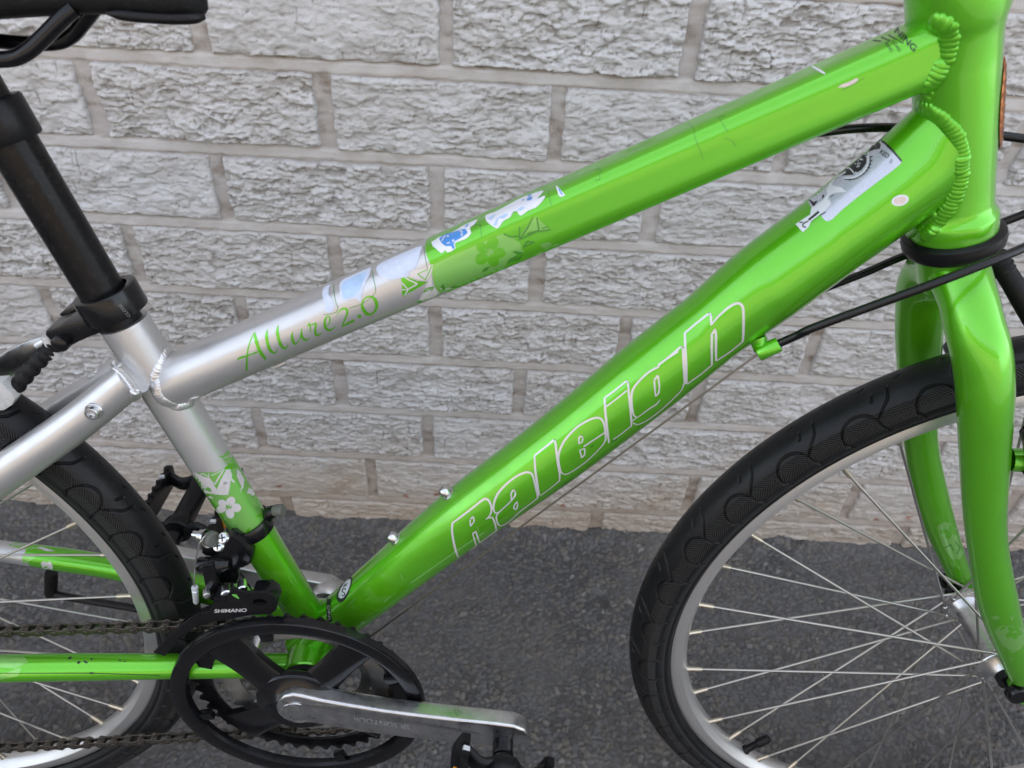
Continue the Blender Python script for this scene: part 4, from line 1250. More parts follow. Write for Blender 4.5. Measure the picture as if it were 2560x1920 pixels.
# --- kickstand, head badge, bolts --------------------------------------------------------------------------------
ks = empty('kickstand', bike)
put('stand_leg', *sweep(catmull([B(470, 1548, 52), B(345, 1522, 58), B(230, 1503, 62), B(150, 1488, 64), B(128, 1480, 65)], 30), 3.6, 24), MAT['black_paint'], ks)
put('stand_foot', *sweep([B(127, 1488, 65), B(127, 1478, 65), B(128, 1440, 65), B(128, 1431, 65)], [4.6, 5.6, 5.6, 5.0], 28), MAT['black_matte'], ks)
hb = ht(56)
nb_ = unit(np.array([HTD[2], 0, -HTD[0]])) * -1
if nb_[0] < 0:
    nb_ = -nb_
V_, F_ = [], []
na, nh = 18, 24
for i in range(nh + 1):
    for j in range(na + 1):
        v_ = -1 + 2 * i / nh
        wmax = R(40) * math.sqrt(max(0.0, 1 - abs(v_) ** 2.4))
        a = -wmax + 2 * wmax * j / na
        rr = 20.7 + 1.6 * (1 - (abs(2 * j / na - 1)) ** 4) + 0.5 * math.sin(i * 2.1) * math.sin(j * 1.7)
        p = HT0 + HTD * (56 + v_ * 25) + nb_ * rr * math.cos(a) + np.array([0, 1, 0]) * rr * math.sin(a)
        V_.append(p)
for i in range(nh):
    for j in range(na):
        F_.append((i * (na + 1) + j, i * (na + 1) + j + 1, (i + 1) * (na + 1) + j + 1, (i + 1) * (na + 1) + j))
put('head_badge', np.array(V_), F_, MAT['copper'], None)

def dome_bolt(base, ax, r=4.3, name='bottle_bolt', parent=None):
    put(name, *lathe(base, ax, [(r + 0.9, -1.5), (r + 0.9, 0.3), (r + 0.2, 0.9), (r * 0.80, 1.0), (r * 0.80, 2.4), (r, 2.6), (r, 4.2), (r * 0.86, 6.0), (r * 0.55, 7.2), (r * 0.50, 7.3), (r * 0.46, 5.6), (0.01, 5.4)], 36), MAT['steel'], parent, angle=40)
for px_, py_ in ((1128, 1252), (1002, 1359)):
    b_ = B(px_, py_, 0)
    i_ = int(np.argmin(np.linalg.norm(DT_PATH - b_, axis=1)))
    t_ = unit(DT_PATH[i_ + 1] - DT_PATH[i_ - 1]); n_ = unit(np.array([-t_[2], 0, t_[0]]))
    rad_ = rv_dt[i_]
    base_ = DT_PATH[i_] + n_ * (rad_ - 0.3)
    dome_bolt(base_, n_)

def hit(tr, px, py, off=0.0):
    h = tr.ray_cast(Vector(CB), Vector(ray(px, py)))
    if h[0] is None:
        return None, None
    n = np.array(h[1])
    if n @ ray(px, py) > 0:
        n = -n
    return np.array(h[0]) + n * off, n
T_SEAT, T_TOP, T_DOWN, T_HEAD = tree('seat'), tree('top'), tree('down'), tree('head')
T_NSE, T_NCH, T_FCH, T_LEG, T_FAR, T_ARM = tree('nse'), tree('nch'), tree('fch'), tree('leg'), tree('farleg'), tree('arm')
T_ALLF = tree('seat', 'top', 'down', 'head', 'nse', 'fse')
p_, n_ = hit(T_NSE, 235, 1028)
n_ = unit(n_ + np.array([0, -0.8, 0]))
put('stay_bolt', *lathe(p_, n_, [(5.5, -2), (5.5, 0.2), (5.2, 0.6), (4.4, 0.6), (4.4, 3.4), (3.9, 4.2), (2.5, 4.3), (2.2, 1.8), (0.01, 1.6)], 40), MAT['steel'], None, angle=35)
p2, n2 = hit(T_ALLF, 690, 893 + 8)
if p2 is not None:
    put('cable_guide', *sweep([B(688, 917, -3), B(700, 912, -3), B(716, 905, -3)], [1.5, 1.9, 1.4], 12), MAT['silver'], None)

# --- weld beads --------------------------------------------------------------------------------------------------
def bead(px_path, tr, width, mat, step=1.9, height=1.35, name='weld_bead', lift=-0.3, label=None):
    d = catmull([(a, b, 0) for a, b in px_path], 160)
    pts, nor = [], []
    for a, b, _ in d:
        p, n = hit(tr, a, b, lift)
        if p is None:
            continue
        pts.append(p); nor.append(n)
    pts, nor = np.array(pts), np.array(nor)
    for it in range(6):
        nor[1:-1] = (nor[:-2] + 2 * nor[1:-1] + nor[2:]) / 4
        pts[1:-1] = (pts[:-2] + 2 * pts[1:-1] + pts[2:]) / 4
    s = np.concatenate([[0], np.cumsum(np.linalg.norm(np.diff(pts, axis=0), axis=1))])
    parts = []
    nn = int(s[-1] / step)
    for k in range(nn + 1):
        q = s[-1] * k / nn
        c = np.array([np.interp(q, s, pts[:, i]) for i in range(3)])
        n = unit(np.array([np.interp(q, s, nor[:, i]) for i in range(3)]))
        c2 = np.array([np.interp(min(q + 0.6, s[-1]), s, pts[:, i]) for i in range(3)]); c1 = np.array([np.interp(max(q - 0.6, 0), s, pts[:, i]) for i in range(3)])
        t = unit(c2 - c1); n = unit(n - (n @ t) * t); b = np.cross(t, n)
        t = unit(t * 0.975 + n * 0.20); n = unit(n - (n @ t) * t)
        w = width / 2 * (1 + 0.10 * RNG.uniform(-1, 1)); hgt = height * (1 + 0.10 * RNG.uniform(-1, 1))
        V, Fc = [], []
        for i in range(9):
            la = -PI / 2 + PI * i / 8
            for j in range(16):
                lo = 2 * PI * j / 16
                V.append(c + t * (3.2 * math.sin(la)) + b * (w * math.cos(la) * math.cos(lo)) + n * (hgt * math.cos(la) * math.sin(lo)))
        for i in range(8):
            for j in range(16):
                Fc.append((i * 16 + j, i * 16 + (j + 1) % 16, (i + 1) * 16 + (j + 1) % 16, (i + 1) * 16 + j))
        parts.append((np.array(V), Fc))
    return put(name, *join(*parts), MAT[mat], None, angle=0, label=label)
MAT['bare_weld'] = simple('silver_weld', (0.66, 0.655, 0.65), 0.30, 0.8, coat=0.4, var=0.05)
W4 = lambda pts: Z(0, 600, 0.4521, pts)
W3 = lambda pts: Z(1560, 0, 0.4521, pts)
bead(W4([(955, 600), (925, 625), (892, 690), (865, 755), (858, 820), (880, 872), (925, 905), (985, 918), (1045, 902), (1082, 875)]), T_ALLF, 7.4, 'bare_weld', label='silver weld where the top tube meets the seat tube')
bead(W4([(622, 668), (650, 705), (700, 760), (738, 815), (757, 865), (762, 900)]), T_ALLF, 7.0, 'bare_weld', label='silver weld where the seat stay meets the seat tube')
bead(W3([(1715, 120), (1765, 135), (1790, 165), (1797, 215), (1790, 280), (1772, 345), (1742, 410), (1705, 470), (1660, 520)]), T_ALLF, 9.5, 'green', step=2.4, height=1.5)
bead(W3([(1640, 590), (1700, 618), (1778, 680), (1835, 750), (1865, 830), (1872, 920), (1858, 1010), (1830, 1090), (1785, 1165), (1735, 1230), (1660, 1300)]), T_ALLF, 8.4, 'green', step=2.3, height=1.5)
bead(W3([(1722, 1195), (1600, 1280), (1450, 1388), (1300, 1490), (1165, 1588), (1145, 1604)]), T_ALLF, 6.2, 'green', step=2.3, height=1.4)
bead([(255, 905), (246, 918), (238, 930), (226, 938)], tree('fse'), 6.0, 'bare_weld')

# --- prints and stickers: thin films laid on the paint -----------------------------------------------------------
def flat_tris(bm, step):
    bmesh.ops.triangulate(bm, faces=bm.faces[:])
    xs = [v.co.x for v in bm.verts]; ys = [v.co.y for v in bm.verts]
    for a0, a1, no in ((min(xs), max(xs), (1, 0, 0)), (min(ys), max(ys), (0, 1, 0))):
        t = math.ceil(a0 / step) * step
        while t < a1:
            co = (t, 0, 0) if no[0] else (0, t, 0)
            bmesh.ops.bisect_plane(bm, geom=bm.verts[:] + bm.edges[:] + bm.faces[:], dist=1e-5, plane_co=co, plane_no=no)
            t += step

def film(name, pieces, tr, mat, parent, off, label=None):
    """pieces: [(2D verts, faces)] in photograph pixels, dropped onto the surface and lifted by off millimetres"""
    V, Fc, o = [], [], 0
    for pv, pf in pieces:
        ok = {}
        for i, (a, b) in enumerate(pv):
            p, n = hit(tr, a, b, off)
            if p is not None:
                ok[i] = len(V); V.append(p)
        for f in pf:
            if all(i in ok for i in f):
                q = [ok[i] for i in f]
                # skip faces stretched over an outline of the tube
                if max(np.linalg.norm(V[q[i]] - V[q[i - 1]]) for i in range(len(q))) < 14:
                    Fc.append(tuple(q))
    if not Fc:
        return None
    V = np.array(V)
    a, b, c = V[Fc[0][0]], V[Fc[0][1]], V[Fc[0][2]]
    FF = []
    for f in Fc:
        nrm = np.cross(V[f[1]] - V[f[0]], V[f[2]] - V[f[0]])
        FF.append(f if nrm @ (V[f[0]] - CB) < 0 else f[::-1])
    return put(name, V, FF, MAT[mat], parent, angle=0, label=label)

def poly2d(pts, step=7.0):
    bm = bmesh.new()
    vs = [bm.verts.new((x, y, 0)) for x, y in pts]
    bm.faces.new(vs)
    flat_tris(bm, step)
    bm.verts.index_update()
    r = ([(v.co.x, v.co.y) for v in bm.verts], [tuple(v.index for v in f.verts) for f in bm.faces])
    bm.free()
    return r

def curve2d(pts, n=None, closed=False):
    """smooth closed outline through the points"""
    P = [(a, b, 0) for a, b in pts]
    if closed:
        P = P[-2:] + P + P[:2]
        q = catmull(P, (len(P) - 1) * 6 + 1)[12:-18 + 6]
        return [(a, b) for a, b, _ in q[:-1]]
    return [(a, b) for a, b, _ in catmull(P, n or (len(P) - 1) * 6 + 1)]

def ribbon(pts, w, step=5.0, soft=True, taper=False):
    """pen stroke: pts [(x, y)] or [(x, y, width)]"""
    P = np.array([(p[0], p[1], p[2] if len(p) > 2 else w) for p in pts], float)
    if soft and len(P) > 2:
        P = catmull(P, (len(P) - 1) * 7 + 1)
    s = np.concatenate([[0], np.cumsum(np.hypot(*np.diff(P[:, :2], axis=0).T))])
    n = max(2, int(s[-1] / step) + 1)
    if soft:
        u = np.linspace(0, s[-1], n)
    else:
        u = np.unique(np.concatenate([np.linspace(0, s[-1], n), s]))
    X, Y, W = (np.interp(u, s, P[:, i]) for i in range(3))
    T = np.stack([np.gradient(X), np.gradient(Y)], 1); T /= np.linalg.norm(T, axis=1)[:, None] + 1e-9
    N = np.stack([-T[:, 1], T[:, 0]], 1)
    L = np.stack([X, Y], 1)
    A, Bq = L + N * W[:, None] / 2, L - N * W[:, None] / 2
    V = [tuple(p) for p in A] + [tuple(p) for p in Bq]
    m = len(u)
    return V, [(i, i + 1, m + i + 1, m + i) for i in range(m - 1)]

def ellipse2d(cx, cy, rx, ry, rot=0.0, n=22, step=6.0):
    c, s = math.cos(rot), math.sin(rot)
    return poly2d([(cx + rx * math.cos(t) * c - ry * math.sin(t) * s, cy + rx * math.cos(t) * s + ry * math.sin(t) * c) for t in np.linspace(0, 2 * PI, n, endpoint=False)], step)

def text2d(txt, origin, ex, ey, step=6.0, bold=0.0):
    """lettering: ex spans the whole word along its baseline, ey its capital height (photograph pixels)"""
    cu = bpy.data.curves.new('lettering', 'FONT')
    cu.body = txt; cu.size = 1.0; cu.fill_mode = 'FRONT'; cu.offset = bold
    ob = bpy.data.objects.new('lettering', cu); C.objects.link(ob)
    bpy.context.view_layer.update()
    me = ob.evaluated_get(bpy.context.evaluated_depsgraph_get()).to_mesh()
    bm = bmesh.new(); bm.from_mesh(me)
    bpy.data.objects.remove(ob); bpy.data.curves.remove(cu)
    xs = [v.co.x for v in bm.verts]; ys = [v.co.y for v in bm.verts]
    x0, x1, y0, y1 = min(xs), max(xs), min(ys), max(ys)
    if all(ch.isupper() or ch == ' ' for ch in txt):
        y0 = 0
    for v in bm.verts:
        a, b = (v.co.x - x0) / (x1 - x0), (v.co.y - y0) / (y1 - y0)
        v.co = Vector((origin[0] + ex[0] * a + ey[0] * b, origin[1] + ex[1] * a + ey[1] * b, 0))
    flat_tris(bm, step)
    bm.verts.index_update()
    r = ([(v.co.x, v.co.y) for v in bm.verts], [tuple(v.index for v in f.verts) for f in bm.faces])
    bm.free()
    return r

# outlined name along the down tube
R1 = lambda p: [(1100 + a * .2049, 1080 + b * .2049, *( [c[0] * .2049] if c else [])) for a, b, *c in p]
R2 = lambda p: [(1320 + a * .2049, 880 + b * .2049, *( [c[0] * .2049] if c else [])) for a, b, *c in p]
R3 = lambda p: [(1560 + a * .1808, 720 + b * .1808, *( [c[0] * .1808] if c else [])) for a, b, *c in p]
def lines(pts, w):
    return ribbon([(p[0], p[1]) + ((p[2],) if len(p) > 2 else ()) for p in pts], w, soft=False)
def strokes():
    S = []
    for f, soft, pts in (
        # R
        (R1, 1, [(232, 1548, 18), (190, 1440, 26), (160, 1300, 26), (148, 1200, 25), (152, 1112, 24)]),
        (R1, 1, [(150, 1112, 20), (300, 1002, 24), (440, 892, 24), (505, 840, 26), (550, 815, 28), (588, 828, 28), (614, 868, 26), (630, 930, 24), (622, 985, 20), (596, 1030, 14), (556, 1066, 5)]),
        (R1, 1, [(556, 1066, 5), (590, 1048, 14), (632, 1040, 20), (655, 1070, 22), (674, 1130, 22), (690, 1204, 20)]),
        (R1, 0, [(692, 1196, 14), (600, 1264, 11), (482, 1350, 11)]),
        (R1, 0, [(482, 1352, 16), (462, 1290, 20), (438, 1214, 22), (398, 1238, 16), (420, 1310, 18), (442, 1388, 18)]),
        (R1, 0, [(444, 1382, 12), (340, 1462, 11), (230, 1548, 11)]),
        (R1, 0, [(372, 1150, 14), (367, 1066, 18), (408, 1030, 18), (418, 1090, 16), (372, 1150, 12)]),
        # a
        (R1, 1, [(672, 990, 16), (652, 930, 24), (664, 850, 26), (702, 760, 26), (765, 680, 26), (852, 600, 24), (952, 530, 24), (1040, 493, 26), (1090, 494, 26), (1122, 512, 24), (1142, 560, 22)]),
        (R1, 1, [(1136, 540, 18), (1160, 640, 22), (1180, 730, 22), (1192, 800, 20)]),
        (R1, 1, [(1194, 800, 13), (1080, 890, 11), (960, 980, 11), (900, 1040, 11), (830, 1100, 11), (760, 1138, 12), (716, 1132, 16), (692, 1080, 20), (690, 1020, 18), (722, 975, 16), (800, 905, 14), (872, 838, 14)]),
        (R1, 0, [(872, 838, 16), (868, 745, 20), (895, 706, 20), (918, 716, 18), (920, 770, 18), (874, 836, 16)]),
        (R1, 1, [(938, 846, 10), (902, 905, 18), (910, 945, 18), (940, 925, 18), (946, 880, 16), (938, 846, 10)]),
        (R1, 0, [(672, 990, 14), (720, 978, 14)]),
        # l
        (R1, 0, [(1154, 292, 22), (1162, 460, 26), (1184, 620, 30), (1206, 772, 28)]),
        (R1, 0, [(1152, 290, 20), (1300, 172, 22), (1392, 96, 24), (1408, 120, 26), (1424, 260, 28), (1442, 400, 30), (1460, 510, 22), (1458, 592, 16)]),
        (R1, 0, [(1462, 588, 12), (1340, 690, 10), (1222, 775, 10)]),
        # e
        (R2, 1, [(440, 1490, 12), (402, 1462, 20), (380, 1380, 26), (370, 1280, 26), (392, 1190, 26), (440, 1092, 26), (520, 992, 24), (620, 902, 24), (720, 842, 24), (800, 808, 24), (860, 802, 24), (900, 822, 24), (926, 870, 24), (942, 970, 24), (946, 1060, 20), (920, 1120, 14), (860, 1190, 11), (760, 1290, 11), (660, 1372, 11), (560, 1442, 11), (480, 1486, 11), (436, 1490, 12)]),
        (R2, 0, [(932, 985, 16), (820, 1060, 16), (680, 1152, 16)]),
        (R2, 0, [(622, 1120, 16), (620, 1046, 20), (652, 1020, 20), (668, 1046, 18), (666, 1092, 16), (622, 1120, 14)]),
        (R2, 0, [(632, 1196, 16), (654, 1286, 18), (690, 1256, 18), (694, 1176, 16), (632, 1196, 12)]),
        # i
        (R2, 0, [(935, 560, 20), (1060, 470, 20), (1204, 352, 22), (1222, 374, 24), (1232, 520, 26), (1250, 700, 28), (1262, 860, 22), (1258, 908, 16)]),
        (R2, 0, [(1262, 900, 12), (1120, 1010, 11), (1040, 1066, 11)]),
        (R2, 0, [(936, 562, 26), (942, 700, 28), (956, 850, 30), (972, 1000, 28), (988, 1108, 20)]),
        (R2, 0, [(946, 672, 18), (1080, 572, 18), (1206, 470, 18)]),
        # g
        (R2, 1, [(1332, 796, 12), (1292, 772, 20), (1270, 680, 26), (1262, 540, 28), (1290, 440, 26), (1370, 340, 24), (1470, 250, 24), (1560, 196, 24), (1588, 190, 24)]),
        (R2, 0, [(1584, 192, 24), (1602, 148, 24), (1700, 80, 22), (1835, -8, 22)]),
        (R3, 0, [(470, 1096, 26), (484, 1062, 28), (640, 940, 28), (786, 812, 26), (812, 822, 26), (822, 1000, 34), (836, 1200, 38), (838, 1330, 26)]),
        (R2, 1, [(1898, 388, 20), (1872, 462, 12), (1780, 560, 11), (1640, 690, 11), (1500, 800, 11), (1400, 860, 11), (1330, 884, 13), (1280, 862, 15)]),
        (R2, 1, [(1332, 796, 9), (1400, 750, 11), (1480, 690, 13), (1560, 640, 16), (1612, 580, 8)]),
        (R2, 0, [(1272, 838, 13), (1332, 796, 10)]),
        (R2, 0, [(1556, 540, 18), (1540, 342, 22), (1586, 284, 22), (1604, 420, 20), (1596, 500, 18), (1556, 540, 16)]),
        # h
        (R3, 0, [(842, 624, 30), (848, 830, 34), (856, 1080, 44), (862, 1320, 30)]),
        (R3, 0, [(838, 626, 28), (1000, 490, 28), (1180, 348, 30), (1204, 372, 32), (1206, 510, 30)]),
        (R3, 1, [(1202, 516, 24), (1300, 400, 28), (1440, 275, 30), (1540, 218, 34), (1600, 214, 36), (1640, 256, 36), (1650, 330, 36), (1652, 480, 36), (1648, 640, 34), (1640, 742, 26)]),
        (R3, 0, [(1644, 736, 18), (1480, 870, 16), (1280, 1004, 16)]),
        (R3, 0, [(1272, 1006, 26), (1270, 850, 34), (1272, 640, 34), (1262, 572, 30), (1216, 640, 30), (1212, 800, 34), (1214, 1066, 24)]),
        (R3, 0, [(1218, 1060, 16), (1050, 1200, 15), (868, 1328, 15)]),
    ):
        q = f(pts)
        S.append(ribbon(q, 5, soft=bool(soft), step=4.0))
    return S
film('lettering', strokes(), T_DOWN, 'silver_print', down_tube, 0.16, 'large outlined silver lettering along the down tube')

# script on the silver part of the top tube
A4 = lambda p: [(580 + a * .1808, 680 + b * .1808, c * .1808) for a, b, c in p]
ST = []
for pts in (
    [(322, 826, 8), (268, 920, 16), (226, 1050, 18), (208, 1180, 24), (202, 1362, 28)], [(310, 838, 20), (330, 930, 46), (362, 1040, 48), (402, 1120, 50), (468, 1206, 34)],
    [(70, 1220, 6), (110, 1190, 30), (230, 1152, 20), (352, 1106, 24)],
    [(490, 796, 6), (478, 870, 38), (490, 970, 44), (522, 1070, 42), (580, 1118, 26), (618, 1092, 12), (612, 1052, 6)],
    [(640, 732, 6), (628, 820, 38), (645, 920, 44), (676, 1010, 42), (730, 1058, 28), (772, 1020, 12), (766, 986, 6)],
    [(844, 822, 8), (828, 880, 30), (845, 960, 38), (872, 998, 22), (922, 950, 12), (952, 872, 16), (968, 784, 10)], [(960, 790, 14), (966, 890, 32), (1000, 932, 32), (1040, 938, 20), (1074, 902, 6)],
    [(1042, 756, 10), (1076, 714, 28), (1084, 834, 10)], [(1080, 736, 8), (1128, 720, 20), (1164, 712, 28), (1150, 780, 26), (1156, 850, 36), (1186, 876, 26), (1248, 832, 6)],
    [(1302, 756, 8), (1344, 702, 16), (1354, 640, 22), (1328, 606, 16), (1292, 650, 28), (1282, 730, 36), (1306, 786, 36), (1362, 802, 26), (1438, 746, 6)],
    [(1442, 606, 4), (1490, 534, 18), (1550, 502, 30), (1594, 532, 34), (1584, 600, 24), (1546, 690, 20), (1516, 766, 10)], [(1524, 754, 14), (1600, 710, 30), (1692, 668, 32)],
    [(1738, 612, 44), (1788, 612, 44)],
    [(1900, 336, 24), (1968, 368, 44), (2002, 450, 46), (1982, 530, 32), (1930, 580, 26), (1870, 578, 46), (1812, 510, 46), (1800, 430, 28), (1840, 362, 20), (1900, 334, 24)]):
    ST.append(ribbon(A4(pts), 4, step=3.0))
film('lettering', ST, T_TOP, 'green', top_tube, 0.14, 'green calligraphic lettering on the silver top tube')

C5 = lambda p: Z(780, 560, .1808, p)
C6 = lambda p: Z(1060, 420, .1808, p)
TP = lambda name, polys, mat, off, label=None: film(name, [poly2d(q) for q in polys], T_TOP, mat, top_tube, off, label)
# flower border on the top tube
TP('flower_print', [C6([(104, 1345), (400, 1205), (700, 1075), (1090, 905), (1210, 955), (1330, 1035), (1350, 1120), (1390, 1168), (1280, 1200), (1150, 1320), (1100, 1390), (900, 1488), (550, 1650), (300, 1745), (160, 1700), (104, 1450)])], 'light_green', 0.10, 'pale green panel behind a darker flower')
def petals(cx, cy, spec, fn, s):
    out = []
    for ang, dist, rx, ry in spec:
        a = R(ang); x, y = cx + dist * math.cos(a), cy + dist * math.sin(a)
        q = fn([(x, y)])[0]
        out.append(ellipse2d(q[0], q[1], rx * s, ry * s, a, 18, 5.0))
    return out
fl = petals(905, 1160, ((-70, 130, 92, 82), (5, 138, 85, 72), (65, 130, 88, 80), (140, 140, 95, 82), (-150, 110, 90, 70)), C6, .1808)
film('flower_print', fl, T_TOP, 'green', top_tube, 0.18)
film('flower_print', [ribbon(C6(p), 2.0, soft=False) for p in ([(900, 1165), (850, 1120)], [(900, 1165), (925, 1100)], [(900, 1165), (965, 1165)], [(900, 1165), (905, 1215)], [(900, 1165), (845, 1195)])], T_TOP, 'light_green', top_tube, 0.25)
LEAF = []
for p in ([(800, 1442), (830, 1390), (910, 1352), (880, 1410)], [(1220, 1160), (1270, 1145), (1330, 1160), (1390, 1172), (1300, 1195)], [(1140, 1322), (1180, 1260), (1290, 1200), (1270, 1265)], [(1255, 1300), (1300, 1240), (1370, 1185), (1330, 1260)], [(230, 1640), (270, 1600), (292, 1650), (270, 1700)], [(330, 1660), (400, 1630), (490, 1625), (420, 1660)]):
    LEAF.append(poly2d(C6(p)))
film('flower_print', LEAF, T_TOP, 'dark_green', top_tube, 0.20)
film('flower_print', [poly2d(C6(p)) for p in ([(1600, 1070), (1650, 1035), (1740, 1020), (1772, 1070), (1690, 1130)], [(1520, 1212), (1580, 1160), (1660, 1140), (1600, 1190)], [(1765, 1092), (1800, 1050), (1862, 1035), (1850, 1062)], [(1300, 980), (1500, 690), (1560, 672), (1620, 740), (1750, 855), (1600, 860), (1450, 880)], )], T_TOP, 'light_green', top_tube, 0.12)
film('flower_print', [ribbon(C6(p), w, soft=False) for p, w in (([(1320, 985), (1430, 830), (1510, 680)], 4), ([(1430, 915), (1590, 860), (1560, 680)], 4), ([(1320, 990), (1560, 880), (1750, 850)], 4), ([(1320, 810), (1320, 1000)], 3), ([(1100, 910), (1200, 955), (1330, 940)], 3), ([(1630, 835), (1720, 810)], 3), ([(1370, 1090), (1430, 1020), (1530, 1025)], 4), ([(1380, 1095), (1450, 1060), (1500, 1040)], 3))], T_TOP, 'dark_green', top_tube, 0.22)
TP('flower_print', [C5([(1228, 740), (1270, 720), (1330, 735), (1450, 785), (1600, 800), (1520, 850), (1420, 910), (1330, 955), (1275, 1012), (1244, 960), (1246, 860)]), C5([(1440, 1075), (1585, 1030), (1580, 1088), (1455, 1122)]), C5([(1405, 1140), (1500, 1120), (1560, 1110), (1480, 1165)])], 'green', 0.12)
TP('flower_print', [C5([(1350, 660), (1420, 635), (1560, 610), (1670, 552), (1662, 640), (1640, 710), (1590, 782), (1470, 768), (1350, 725)]), C5([(1600, 800), (1650, 720), (1662, 830), (1740, 930), (1755, 945), (1700, 1000), (1560, 1050), (1480, 1060)]), C5([(1775, 900), (1820, 825), (1838, 860), (1810, 905)]), C5([(1830, 905), (1930, 860), (2040, 850), (1950, 890)])], 'silver_print', 0.12)
film('flower_print', [ribbon(C5(p), w, soft=False) for p, w in (([(1255, 715), (1350, 775), (1460, 828), (1330, 900)], 3.4), ([(1245, 810), (1330, 905), (1280, 990)], 3.0), ([(1246, 905), (1330, 910)], 2.6))], T_TOP, 'silver_print', top_tube, 0.2)
film('flower_print', [ribbon(C5(p), w, soft=False) for p, w in (([(1460, 690), (1570, 770), (1660, 570)], 2.4), ([(1460, 690), (1600, 630)], 2.2), ([(1540, 950), (1580, 890), (1680, 870), (1650, 920)], 3.0), ([(1560, 935), (1650, 890)], 2.2))], T_TOP, 'green', top_tube, 0.2)
# stickers, partly peeled
lab = lambda n, polys, mat, off, l=None: TP(n, polys, mat, off, l)
lab('sticker', [C5(curve2d([(145, 1000), (160, 900), (200, 860), (275, 842), (240, 885), (235, 980), (285, 1050), (312, 1130), (290, 1200), (225, 1225), (172, 1190), (190, 1110)], closed=True))], 'cloud_print', 0.20, 'narrow milky scrap of a peeled sticker')
lab('sticker', [C5([(380, 850), (400, 800), (440, 765), (600, 690), (820, 598), (800, 700), (720, 860), (690, 960), (682, 1060), (650, 1070), (620, 1030), (500, 1045), (430, 1062), (395, 1010)])], 'cloud_print', 0.20, 'milky sticker with a pale blue centre')
lab('sticker_print', [C5([(415, 860), (440, 805), (600, 722), (770, 655), (700, 820), (655, 930), (560, 1010), (452, 1032), (420, 990)])], 'pale_blue', 0.27)
lab('sticker', [C5(curve2d([(890, 640), (905, 585), (1000, 520), (1200, 430), (1500, 310), (1506, 380), (1470, 500), (1435, 600), (1390, 640), (1345, 650), (1338, 715), (1200, 752), (1060, 762), (960, 722), (905, 680)], closed=True))], 'cloud_print', 0.22, 'large milky sticker at the edge of the green paint')
lab('sticker', [C6(curve2d([(104, 1030), (150, 1000), (220, 955), (430, 870), (520, 812), (600, 772), (735, 716), (700, 780), (640, 830), (652, 900), (620, 950), (560, 990), (436, 1040), (432, 1110), (340, 1166), (290, 1140), (244, 1176), (170, 1120), (112, 1070)], closed=True))], 'white_print', 0.20, 'white edged sticker with a blue starry patch')
lab('sticker_print', [C6(curve2d([(212, 985), (280, 930), (400, 890), (560, 846), (585, 864), (600, 900), (540, 950), (440, 1010), (402, 1048), (424, 1085), (405, 1122), (370, 1080), (300, 1080), (238, 1030)], closed=True)), C6([(560, 820), (600, 780), (620, 776), (600, 815)])], 'mid_blue', 0.27)
def star(cx, cy, r, fn):
    return fn([(cx + (r if k % 2 == 0 else r * 0.28) * math.cos(k * PI / 4 + 0.3), cy + (r if k % 2 == 0 else r * 0.28) * math.sin(k * PI / 4 + 0.3)) for k in range(8)])
lab('sticker_print', [star(335, 945, 26, C6), star(408, 1006, 30, C6)], 'white_print', 0.33)
film('sticker_print', [ribbon(C6(p), 2.2) for p in ([(255, 1015), (268, 975), (300, 940)], [(318, 1045), (345, 1052), (358, 1030)], [(495, 885), (520, 870), (540, 885), (515, 905), (540, 925), (510, 940)])], T_TOP, 'white_print', top_tube, 0.33)
lab('sticker', [C6(curve2d([(848, 690), (870, 650), (1000, 600), (1200, 492), (1400, 392), (1630, 318), (1636, 350), (1572, 425), (1660, 388), (1672, 410), (1620, 480), (1550, 545), (1440, 592), (1350, 654), (1310, 640), (1290, 602), (1236, 612), (1190, 682), (1100, 735), (1022, 832), (960, 810), (900, 770), (858, 730)], closed=True))], 'white_print', 0.20, 'ragged white sticker with pale blue brush marks')
lab('sticker_print', [C6([(880, 700), (1000, 640), (960, 690), (930, 720)]), C6([(960, 790), (1010, 700), (1040, 690), (1000, 800)]), C6([(1020, 690), (1120, 640), (1180, 640), (1100, 700)]), C6([(1290, 580), (1360, 540), (1400, 545), (1330, 600)])], 'pale_blue', 0.27)
film('sticker_print', [ellipse2d(*C6([(1462, 428)])[0], 8, 4, -0.5), ellipse2d(*C6([(1460, 385)])[0], 6, 1.8, -0.4), ellipse2d(*C6([(1372, 446)])[0], 4, 1.3, -0.4)], T_TOP, 'mid_blue', top_tube, 0.27)
lab('sticker', [C6([(1822, 248), (1850, 262), (1955, 375), (1900, 402), (1866, 388)])], 'white_print', 0.20, 'small white triangle of a torn sticker')
film('sticker_print', [ribbon(C6([(1865, 290), (1890, 335), (1915, 372)]), 3.2)], T_TOP, 'mid_blue', top_tube, 0.27)
# dried outlines of stickers that have gone, scuffs
GL = []
for f, p in ((C5, [(300, 840), (305, 950), (330, 1080), (360, 1165), (310, 1230), (160, 1255)]), (C5, [(835, 640), (850, 750), (880, 900), (860, 970), (700, 1100), (510, 1165)]), (C6, [(770, 740), (785, 850), (800, 960)]), (C6, [(1720, 300), (1740, 430), (1760, 520)]), (C6, [(640, 820), (700, 790), (800, 790)]), (C5, [(1550, 300), (1560, 420), (1600, 630)])):
    GL.append(ribbon(f(p), 1.5))
for p in ([(1722, 307), (1735, 325), (1738, 345), (1752, 380), (1758, 398)], [(1795, 290), (1812, 318), (1820, 330)], [(1800, 292), (1812, 290)], [(1808, 345), (1830, 352), (1838, 366)], [(1495, 430), (1500, 448), (1488, 450)], [(1488, 425), (1500, 422), (1502, 432)], [(2105, 226), (2135, 210), (2160, 196)], [(1350, 468), (1420, 430), (1520, 380)]):
    GL.append(ribbon(p, 1.6))
